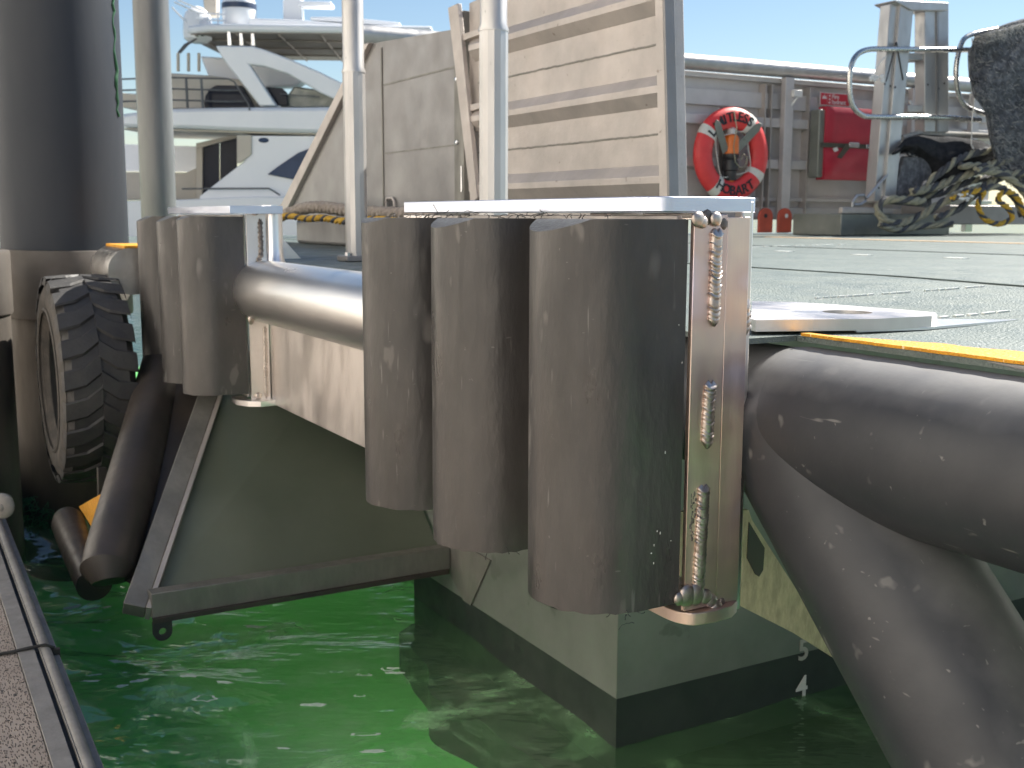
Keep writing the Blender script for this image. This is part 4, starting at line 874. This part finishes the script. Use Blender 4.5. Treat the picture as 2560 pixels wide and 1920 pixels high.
# black and cream ropes in a heap
def rp(pts, u0=UL - .12): return [lp(x, y, u0 - (du if len(q) > 2 else 0)) for q in pts for (x, y, du) in [(q[0], q[1], q[2] if len(q) > 2 else 0)]]
HG = 'heap of twisted mooring ropes on the deck frame'
HEAP = [
 ([(2560, 430), (2500, 445), (2450, 470), (2400, 485), (2340, 515), (2290, 545), (2240, 560), (2205, 545), (2195, 520), (2215, 500), (2260, 500), (2310, 505)], .036, 'cream and black rope looping lowest at the left end of the heap', .25, (0, 1, 0)),
 ([(2600, 400), (2540, 398), (2480, 410), (2430, 432), (2380, 450), (2330, 470), (2280, 480)], .036, 'cream and black rope forming the middle arch of the heap', .16, (0, 1, 0)),
 ([(2500, 372), (2450, 380), (2400, 396), (2360, 425), (2320, 455), (2290, 475)], .034, 'yellowish and black rope along the top of the heap under the felt', .12, (0, 1, 1)),
 ([(2440, 425), (2490, 432), (2530, 450), (2560, 480), (2590, 520)], .034, 'pale cream rope curling down at the right of the heap', .32, (0, 0, 1)),
 ([(2340, 545), (2400, 520), (2450, 478), (2500, 468), (2540, 500), (2555, 540)], .030, 'dark rope with thin cream strand running across the heap front', .30, (1, 0, 1)),
 ([(2230, 500), (2300, 492), (2360, 480), (2430, 452), (2520, 440), (2600, 450)], .032, 'mostly black rope buried under the cream arches', .08, (1, 0, 1)),
 ([(2600, 465), (2540, 440), (2490, 425), (2455, 415), (2400, 415)], .032, 'grey cream rope disappearing under the shaggy fleece', .22, (0, 1, 0)),
 ([(2380, 560), (2300, 566), (2240, 575), (2200, 560)], .028, 'cream and black rope tail lying on the deck before the box', .3, (0, 1, 0)),
]
for pts, r, lab, du, pat in HEAP:
    P3 = [lp(x, y, UL - du - .05 + .03 * math.sin(i * 1.7)) for i, (x, y) in enumerate(pts)]
    rope(P3, r * 1.08, [rope_c, rope_k], pat, .30, name='mooring_rope', label=lab, group=HG)
P3 = [lp(x, y, UL - .40) for x, y in ((2380, 498), (2420, 482), (2460, 478), (2445, 510), (2460, 545), (2495, 560), (2530, 545), (2520, 520), (2495, 500), (2510, 480), (2540, 490), (2560, 530), (2575, 560))]
rope(P3, .028, [rope_y, rope_k, rope_c], (0, 0, 1), .17, name='mooring_rope', label='bright yellow rope coiled in a spiral at the right end of the heap', group=HG)
b = MB()
random.seed(14)
for k in range(16):
    q = lp(2395 + random.uniform(0, 35), 492 + random.uniform(-10, 10), UL - .42); b.ball(q, .02, .015, .012, 7)
o = b.build('plastic_bag', whitep, None, base=lp(2410, 500, UL - .42)); prop(o, 'crumpled clear plastic scrap on the right box among the ropes', 'litter')

# ================================================================== TYRE hung on the left
TC = Vector((-.20, 3.45, -.722)); TRd = .442; TW = .142; TK = TRd / .40
ty = thing('tyre', 'lugged black tractor-style tyre hanging as a fender beside the large pile', 'tyre', (TC.x, TC.y, TC.z - TRd))
b = MB()
b.lathe([(.235 * TK, -TW * .75), (.27 * TK, -TW * .98), (.33 * TK, -TW * 1.0), (.365 * TK, -TW * .9), (.386 * TK, -TW * .75), (.391 * TK, 0), (.386 * TK, TW * .75), (.365 * TK, TW * .9), (.33 * TK, TW), (.27 * TK, TW * .98), (.235 * TK, TW * .75), (.245 * TK, TW * .5), (.33 * TK, TW * .8), (.355 * TK, 0), (.33 * TK, -TW * .8), (.245 * TK, -TW * .5), (.235 * TK, -TW * .75)], TC, 0, 72, close=False)
b.build('carcass', tyre_m, ty, smooth=40)
b = MB(); b.lathe([(.235 * TK, -TW * .77), (.268 * TK, -TW * 1.0 - .002), (.33 * TK, -TW * 1.02 - .002), (.362 * TK, -TW * .93)], TC, 0, 72, close=False)
b.lathe([(.262 * TK, -TW * 1.04), (.270 * TK, -TW * 1.07), (.278 * TK, -TW * 1.04)], TC, 0, 72, close=False); b.build('sidewall', tyre_side, ty, smooth=50)
b = MB(); NL = 22
for k in range(NL):
    for s in (-1, 1):
        a0 = 2 * math.pi * (k + (.5 if s > 0 else 0)) / NL; wd = 2 * math.pi / NL * .33
        cols = [(-.0, .10, 1.0), (TW * .42 * s, .42, 1.0), (TW * .98 * s, .55, .985), (TW * 1.03 * s, .55, .93)]
        vs = []
        for (x, sk, rr) in cols:
            for (da, r_) in ((-wd, .392 * TK), (wd, .392 * TK), (wd * .8, TRd), (-wd * .8, TRd)):
                a = a0 + da + sk * .32; R2 = r_ * rr if r_ == TRd else min(r_, .392 * TK) * (rr if rr < .98 else 1); vs.append(TC + Vector((x, R2 * math.cos(a), R2 * math.sin(a))))
        fs = [(0, 1, 2, 3), (15, 14, 13, 12)]
        for c in range(3):
            o_ = c * 4
            for q in range(4): fs.append((o_ + q, o_ + (q + 1) % 4, o_ + 4 + (q + 1) % 4, o_ + 4 + q))
        b.add(vs, fs)
b.build('tread_lugs', tyre_m, ty, smooth=20)
b = MB(); b.tube([(TC.x + .05, TC.y - .1, TC.z + .33), (TC.x + .12, TC.y, TC.z + .43), (.2, TC.y, -.2)], .014, 8); b.build('hanging_strap', blackp, ty)

# ================================================================== PILES (world, level)
def wp(px, py, Y): v = ray(px, py); v = v * (Y / v.y); return v
pt = wp(165, 620, 5.48)
pl_ = thing('mooring_pile', 'huge black sleeved mooring pile with a brown band near the tyre', 'pile', (pt.x, 5.48, -1.9), WM)
cxp, cyp = pt.x, 5.48; rp_ = .292
zb0 = wp(165, 628, 5.48 - rp_).z; zb1 = wp(150, 800, 5.48 - rp_).z
b = MB(); b.lathe([(rp_, zb0 + .001), (rp_, 3.2)], (cxp, cyp, 0), 2, 64); b.build('sleeve', pile_m, pl_, smooth=40)
b = MB(); b.lathe([(rp_ + .004, zb1), (rp_ + .007, zb1 + .006), (rp_ + .007, zb0 - .006), (rp_ + .004, zb0)], (cxp, cyp, 0), 2, 64); b.build('band', band_m, pl_, smooth=40)
b = MB(); b.lathe([(rp_ - .022, -2.4), (rp_ - .022, zb1)], (cxp, cyp, 0), 2, 64); b.build('shaft', pile_low, pl_, smooth=40)
b = MB(); random.seed(2)
b.tube([(cxp + rp_ + random.uniform(-.004, .003), cyp - .03 + random.uniform(-.01, .01), .35 + k * .03) for k in range(90)], [random.uniform(.003, .010) for k in range(90)], 6)
b.build('peeling_edge', weed_m, pl_)
pt2 = wp(-62, 900, 4.9)
p2_ = thing('mooring_pile', 'dark pile at the far left edge behind the pontoon', 'pile', (pt2.x, 4.9, -1.9), WM)
b = MB(); b.lathe([(.155, -2.4), (.155, wp(0, 790, 4.75).z)], (pt2.x, 4.9, 0), 2, 40); b.build('shaft', pile_low, p2_, smooth=40)
b = MB(); b.lathe([(.165, wp(0, 795, 4.75).z), (.168, wp(0, 790, 4.75).z), (.168, wp(0, 640, 4.75).z), (.165, wp(0, 632, 4.75).z)], (pt2.x, 4.9, 0), 2, 40); b.build('band', band_m, p2_, smooth=40)
pt3 = wp(388, 300, 9.5); 
b = MB(); b.lathe([(.142, -2.4), (.142, 3.8)], (pt3.x, 9.5, 0), 2, 48); o = b.build('steel_pile', post_m, None, WM, base=(pt3.x, 9.5, -1.9)); prop(o, 'slim grey steel pile with a sunlit right edge before the yacht', 'pile')
# seaweed at the pile foot
b = MB(); random.seed(6)
for k in range(240):
    a = random.uniform(2.6, 5.0); p = Vector((cxp - .08 + (rp_ + .02) * math.cos(a) + random.uniform(-.04, .04), cyp + (rp_ + .03) * math.sin(a), random.uniform(-1.62, -1.44))); pp = [p]
    for q in range(4): pp.append(pp[-1] + Vector((random.uniform(-.022, .022), random.uniform(-.03, 0), random.uniform(-.02, .016))))
    b.tube(pp, .0022, 4)
o = b.build('seaweed', weed_m, None, WM, base=(cxp - .1, cyp - .3, -1.6), smooth=0); prop(o, 'green stringy seaweed clinging round the foot of the large pile', 'seaweed', kind='stuff')

# ================================================================== PONTOON
pz = -1.19
pn = thing('pontoon', 'floating pontoon with tan tread grating and grey double edge rail, lower left', 'pontoon', (-2, 0, pz - .4), PM)
for u0, u1_ in ((-6, 1.452), (1.456, 8.0)):
    b = MB(); b.box(-5.2, -.690, u0, u1_, pz - .05, pz); b.build('grating', grate_m, pn, bevel=.002)
    b = MB(); b.box(-.689, -.648, u0, u1_, pz - .05, pz + .004); b.box(-.637, -.634, u0, u1_, pz - .05, pz + .002); b.build('edge_strip', pont_m, pn, bevel=.002)
    b = MB(); b.box(-.648, -.637, u0, u1_, pz - .06, pz - .008); b.build('groove', pont_g, pn)
    b = MB(); b.tube([(-.622, u0, pz - .010), (-.622, u1_, pz - .010)], .0155, 16); b.build('edge_rail', pont_m, pn)
    b = MB(); b.box(-.6055, -.588, u0, u1_, pz - .30, pz - .022); b.build('fender_strip', pont_m, pn, bevel=.003)
b = MB(); b.box(-.70, -.586, 1.448, 1.460, pz - .03, pz - .006); b.tube([(-.80, 1.46, pz + .003), (-.70, 1.452, pz + .006), (-.655, 1.45, pz + .010), (-.622, 1.452, pz + .010), (-.60, 1.455, pz - .004)], .0045, 8); b.build('joint_cover', pont_g, pn)
b = MB(); b.box(-5.1, -.62, -5.9, 7.9, pz - .5, pz - .06); b.build('float', blackp, pn)
b = MB(); b.box(-5.19, .6, -12, -3.4, pz - .5, pz - .002)
o = b.build('bounce_pontoon', grate_m, None, PM, base=(0, -6, pz - .5), bevel=.01); prop(o, 'broad tan pontoon added unseen behind the camera as a light reflector', 'pontoon')  # added out of view to throw tan light on the flange and hull
# scraps of foam on the water
random.seed(51); q = MB()
def zw(x, y): return wave(x, y) - EYE
for i in range(30):
    px, py = random.choice([(random.uniform(420, 1000), random.uniform(1560, 1900)), (random.uniform(160, 520), random.uniform(1480, 1760))])
    v = ray(px, py); v = v * (-EYE / v.z); sc1 = random.uniform(.008, .022); el = random.uniform(1.2, 2.6); n = 14; pts = []
    for k in range(n):
        a = 2 * math.pi * k / n; rr = sc1 * random.uniform(.55, 1.15); x = v.x + rr * math.cos(a) * el; y = v.y + rr * math.sin(a) * .7; pts.append((x, y, zw(x, y) + .003))
    inner = [(v.x + (p[0] - v.x) * .72, v.y + (p[1] - v.y) * .72, p[2] + .001) for p in pts]
    q.add(pts + inner, [(k, (k + 1) % n, (k + 1) % n + n, k + n) for k in range(n)] + ([tuple(range(n, 2 * n))] if random.random() < .8 else []))
o = q.build('foam', mat('pale_foam', (.70, .80, .70), (.50, .68, .52), rough=.6, sc_=60), None, WM, smooth=0); prop(o, 'scraps of pale foam drifting on the green water', 'foam', kind='stuff')
# round-ended fitting at the left edge
k0 = wp(14, 1260, 3.6); b = MB(); b.tube([(k0.x - .5, 3.62, k0.z), (k0.x - .03, 3.6, k0.z), (k0.x, 3.585, k0.z)], [.036, .036, .04], 20); b.ball((k0.x, 3.575, k0.z), .041, .02, .043, 20); b.ball((k0.x, 3.557, k0.z), .014, .006, .014, 12)
o = b.build('guide_roller', pont_m, None, WM, base=(k0.x, 3.6, k0.z)); prop(o, 'grey round-ended guide roller poking in at the left edge', 'roller')

# ================================================================== UNSEEN QUAY AND BUILDING ADDED BEHIND THE CAMERA TO BOUNCE WARM LIGHT
q = MB(); q.box(-30, -6.2, -16, 22, -1.75, -.75); qo = q.build('bounce_quay', mat('bounce_quay_concrete', (.64, .56, .48), (.54, .47, .40), rough=.85, sc_=1, bump=.4, bsc=20), None, PM, base=(-6.2, 0, -1.7)); prop(qo, kind='structure')
bs = thing('bounce_building', 'long sand-coloured block added unseen behind the camera to bounce warm light', 'reflector', (-9, 0, -.75), PM)
q = MB(); q.box(-16, -8, -15, 24, -.749, 8.4); q.build('bounce_building_wall', mat('bounce_sand_render', (.86, .80, .74), (.82, .76, .70), rough=.85, sc_=1.5), bs)
q = MB(); q.prism([(-16.5, 8.401), (-7.5, 8.401), (-12, 10.2)], 1, -15.5, 24.5); q.build('bounce_building_roof', mat('bounce_tin', (.34, .33, .31), (.28, .27, .26), rough=.5, metal=.4, sc_=2), bs)
for k in range(6):
    u = -12 + k * 5.4; q = MB(); q.box(-8.03, -7.98, u, u + 2.4, -.7, 2.2); dd_ = q.build('bounce_building_door', mat('bounce_door_paint', (.16, .17, .19), rough=.6) if k == 0 else bpy.data.materials['bounce_door_paint'], bs)

# ================================================================== YACHT (about 30 m off)
YD = 30.0
def yp(px, py, Y=YD): v = wp(px, py, Y); return (v.x, v.y, v.z)
ya = thing('motor_yacht', 'white flybridge motor yacht moored beyond the piles', 'yacht', (yp(600, 620)[0], YD, -1.6), WM)
def yprism(px, dY, name, m_, Y=YD, bev=.03, parent=None):
    pts = [Vector(yp(x, y, Y)) for x, y in px]; b = MB(); b.ext(pts, (0, dY, 0)); return b.build(name, m_, parent or ya, bevel=bev)
yprism([(-250, 505), (200, 508), (640, 492), (760, 494), (1300, 470), (1300, 640), (-200, 650)], 5.2, 'hull', gel)
yprism([(300, 285), (420, 272), (520, 269), (640, 268), (760, 268), (1200, 262), (1200, 335), (760, 332), (620, 328), (480, 322), (300, 318)], 5.0, 'flybridge_deck', gel, bev=.10)
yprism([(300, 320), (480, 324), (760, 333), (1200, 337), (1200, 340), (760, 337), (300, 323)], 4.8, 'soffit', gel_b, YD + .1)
saloon = yprism([(598, 338), (620, 339), (1200, 341), (1200, 500), (498, 500), (500, 490), (612, 402), (598, 402)], 4.6, 'saloon_side', gel, YD + .15, .02)
yprism([(592, 338), (600, 338), (628, 338), (628, 385), (600, 408), (592, 408)], .10, 'door_pillar', gel_b, YD + .08, .01, saloon)
yprism([(668, 436), (700, 412), (745, 382), (790, 364), (900, 360), (900, 462), (790, 455), (730, 448)], .05, 'side_window', glass_b, YD + .09, .02)
for k, (x0, x1) in enumerate(((504, 548), (550, 592))):
    yprism([(x0, 368 - k * 14), (x1, 355 - k * 12), (x1, 496), (x0, 496)], .06, 'aft_door', glass, YD + 2.2, .01)
yprism([(490, 362), (506, 366), (506, 498), (490, 498)], .12, 'door_frame', gel_b, YD + 2.1, .01)
yprism([(490, 358), (600, 334), (600, 342), (506, 368), (490, 372)], .12, 'door_frame', gel_b, YD + 2.05, .01)
yprism([(300, 360), (494, 366), (494, 430), (300, 428)], .1, 'cockpit_screen', gel, YD + 4, .01)
yprism([(300, 430), (462, 432), (492, 420), (492, 500), (300, 500)], 1.2, 'cockpit_seat', gel_b, YD + 2.6, .04)
b = MB(); c = Vector(yp(656, 350)); b.ball((c.x, YD + .14, c.z), .14, .03, .065, 20); b.build('oval_vent', glass_b, ya)
# flybridge
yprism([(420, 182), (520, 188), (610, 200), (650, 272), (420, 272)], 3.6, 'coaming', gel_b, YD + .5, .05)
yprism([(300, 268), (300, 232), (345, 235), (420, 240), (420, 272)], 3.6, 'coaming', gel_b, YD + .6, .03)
yprism([(700, 262), (735, 215), (800, 225), (1000, 250), (1000, 272), (700, 270)], 3.4, 'coaming', alu_hull, YD + .6, .05)
yprism([(510, 258), (513, 240), (524, 222), (540, 213), (605, 214), (640, 272), (512, 270)], .06, 'fly_window', glass, YD + .35, .02)
yprism([(658, 217), (705, 220), (718, 232), (720, 264), (690, 264)], .06, 'fly_window', glass, YD + .45, .02)
yprism([(500, 140), (640, 150), (700, 175), (760, 200), (735, 215), (650, 218), (600, 212), (520, 190)], .8, 'windscreen', gel, YD + 2.6, .05)
yprism([(538, 114), (560, 114), (632, 115), (665, 125), (730, 150), (800, 180), (870, 215), (905, 240), (900, 262), (860, 258), (800, 232), (720, 185), (660, 166), (622, 160), (630, 172), (690, 264), (648, 264), (566, 160), (550, 136)], .35, 'radar_arch', gel, YD + .05, .04)
yprism([(538, 114), (560, 114), (632, 115), (665, 125), (730, 150), (800, 180), (870, 215), (905, 240), (900, 262), (860, 258), (800, 232), (720, 185), (660, 166), (622, 160), (630, 172), (690, 264), (648, 264), (566, 160), (550, 136)], .35, 'radar_arch', gel, YD + 4.2, .04)
# hardtop
zr = yp(860, 84)[2]
def top_pts(e):
    return [(yp(430, 82)[0] + e, 0), (yp(430, 82)[0] + .35 + e, -.0), (yp(560, 82)[0], -.0), (yp(1180, 82)[0], 0)]
b = MB(); xl = yp(432, 90)[0]; xr = yp(1080, 90)[0]
b.prism([(xl, YD + 1.2), (xl + .25, YD + .5), (xl + .9, YD + .1), (xl + 2, YD), (xr, YD), (xr, YD + 6.0), (xl + 1, YD + 6.0), (xl, YD + 5)], 2, zr + .02, zr + .22); b.build('hardtop', gel, ya, bevel=.06)
b = MB(); b.prism([(xl + .06, YD + 1.2), (xl + .3, YD + .55), (xl + .95, YD + .15), (xl + 2, YD + .06), (xr, YD + .06), (xr, YD + 5.9), (xl + 1, YD + 5.9), (xl + .06, YD + 5)], 2, zr - .01, zr + .019); cv = b.build('awning', canvas, ya)
b = MB()
for k in range(6): b.tube([(xl + .5 + k * 1.1, YD + .2, zr - .03), (xl + .2 + k * 1.1, YD + 5.8, zr - .03)], .03, 6)
for k in range(3): b.tube([(xl + .3, YD + 1.3 + 1.6 * k, zr - .03), (xr, YD + 1.3 + 1.6 * k, zr - .03)], .03, 6)
b.build('awning_bow', canvas, cv)
b = MB(); q = [yp(x, y, YD + .6) for x, y in ((450, 132), (470, 110), (500, 90), (540, 76), (580, 72))]; b.tube(q, .03, 8); q = [yp(x, y, YD + 2) for x, y in ((446, 132), (462, 112), (490, 96), (530, 84))]; b.tube(q, .03, 8); b.split('top_frame', post_m, ya)
yprism([(620, 45), (740, 48), (870, 60), (1050, 72), (1045, 86), (860, 84), (620, 62)], 4.5, 'upper_deck', gel, YD + .6, .05)
yprism([(775, 42), (860, 42), (1000, 56), (1000, 66), (775, 50)], 1.5, 'hatch', gel, YD + 1, .03)
for x in (567, 597, 626):
    yprism([(x, 70), (x + 8, 70), (x + 12, 114), (x + 2, 114)], .12, 'strut', steel, YD + .1, .01)
for x in (441, 467, 493):
    yprism([(x, 132), (x + 6, 132), (x + 6, 178), (x, 178)], .1, 'fly_post', gel_b, YD + 1.0, .01)
for (x, y, r, col) in ((577, 14, 42, gel), (470, 55, 36, gel)):
    c = Vector(yp(x, y)); R3 = r / FPX * YD; b = MB(); b.lathe([(R3 * .6, -R3 * 1.05), (R3 * .93, -R3 * .8), (R3, -R3 * .4), (R3 * .98, 0), (R3 * .95, R3 * .5), (R3 * .8, R3 * .95), (R3 * .4, R3 * 1.3), (.01, R3 * 1.42)], (c.x, YD + .9, c.z), 2, 32); dm = b.build('radome', gel, ya)
    if x == 577:
        b = MB(); b.lathe([(R3 * 1.005, -R3 * .02), (R3 * 1.005, R3 * .28)], (c.x, YD + .9, c.z + R3 * .12), 2, 32, close=False); b.build('navy_band', navy, dm)
        b = MB(); b.lathe([(R3 * .62, -R3 * 1.2), (R3 * .62, -R3 * 1.04)], (c.x, YD + .9, c.z), 2, 24); b.build('foot', blackp, dm)
yprism([(705, -60), (752, -60), (754, 50), (708, 50)], .4, 'mast', gel, YD + 1.5, .03)
yprism([(745, 2), (828, 4), (828, 16), (745, 14)], .6, 'mast_arm', gel, YD + 1.3, .03)
yprism([(505, -20), (540, -20), (540, 40), (512, 40)], .4, 'searchlight', gel_b, YD + 1.5, .03)
b = MB()
for a, c in (((436, 5), (500, 35)), ((430, 18), (470, 60)), ((445, 0), (510, 28))): b.tube([yp(*a, YD + .6), yp(*c, YD + .6)], .025, 6)
for y in (32, 48): b.tube([yp(490, y, YD + .5), yp(560, y + 4, YD + .5)], .02, 6)
for x in (498, 520, 545): b.tube([yp(x, 30, YD + .5), yp(x, 60, YD + .5)], .02, 6)
b.build('antenna_frame', gel, ya)
b = MB()
for y in (194, 222, 250): b.tube([yp(300, y + 4, YD - .05), yp(430, y, YD - .05), yp(570, y + 4 if y > 200 else y + 3, YD - .05)] + ([yp(585, 204, YD - .05), yp(622, 262, YD - .05), yp(624, 276, YD - .05)] if y == 194 else [yp(600 + (y - 222) * .4, y + 3, YD - .05)]), .022, 8)
for x in (465, 503): b.tube([yp(x, 196, YD - .05), yp(x + 4, 270, YD - .05)], .035, 8)
b.tube([yp(700, 235, YD + .3), yp(800, 242, YD + .3)], .016, 6); b.tube([yp(455, 472, YD - .02), yp(672, 471, YD - .02), yp(700, 488, YD - .02)], .022, 8)
b.split('guard_rail', post_m, ya)

# small far things seen in the gaps
b = MB(); b.ext([yp(-400, 470, 60), yp(20, 470, 60), yp(30, 500, 60), yp(-400, 510, 60)], (0, 3, 0)); b.ext([yp(-300, 440, 60.5), yp(-20, 442, 60.5), yp(-8, 470, 60.5), yp(-300, 470, 60.5)], (0, 2, 0))
o = b.build('white_boat', gel, None, WM, base=yp(-100, 505, 60), bevel=.1); prop(o, 'distant white boat glimpsed left of the huge black pile', 'boat')
def tree(x, y, Y, h, seed, lab):
    random.seed(seed); c = Vector(yp(x, y, Y)); T = thing('tree', lab, 'tree', (c.x, Y, -1.2), WM)
    b = MB(); b.tube([(c.x, Y, -1.2), (c.x + .1, Y, h * .4), (c.x, Y, h * .8)], [.3, .2, .08], 8)
    for k in range(5): b.tube([(c.x, Y, h * .4), (c.x + random.uniform(-2, 2), Y + random.uniform(-2, 2), h * .8)], [.12, .04], 6)
    b.build('trunk', bark_m, T)
    b = MB()
    for k in range(2600):
        a = random.uniform(0, 6.28); rr = random.random() ** .5 * 2.6; z = random.uniform(-1, 1); p = Vector((c.x + rr * math.cos(a) * math.sqrt(1 - z * z), Y + rr * math.sin(a) * math.sqrt(1 - z * z), h * .72 + z * h * .38)) + Vector([random.uniform(-.3, .3) for _ in range(3)])
        q = [p + Vector([random.uniform(-.16, .16) for _ in range(3)]) for _ in range(3)]; b.add(q, [(0, 1, 2)])
    b.build('crown', leaf_m, T, smooth=0)
tree(-20, 470, 90, 4.5, 1, 'yellow-green tree on the far shore at the left edge'); 
b = MB(); b.box(-260, -20, 98, 130, -1.7, -1.2)
o = b.build('far_shore', bark_m, None, WM); prop(o, kind='structure')
c = on(2000, 556, 1, 30);
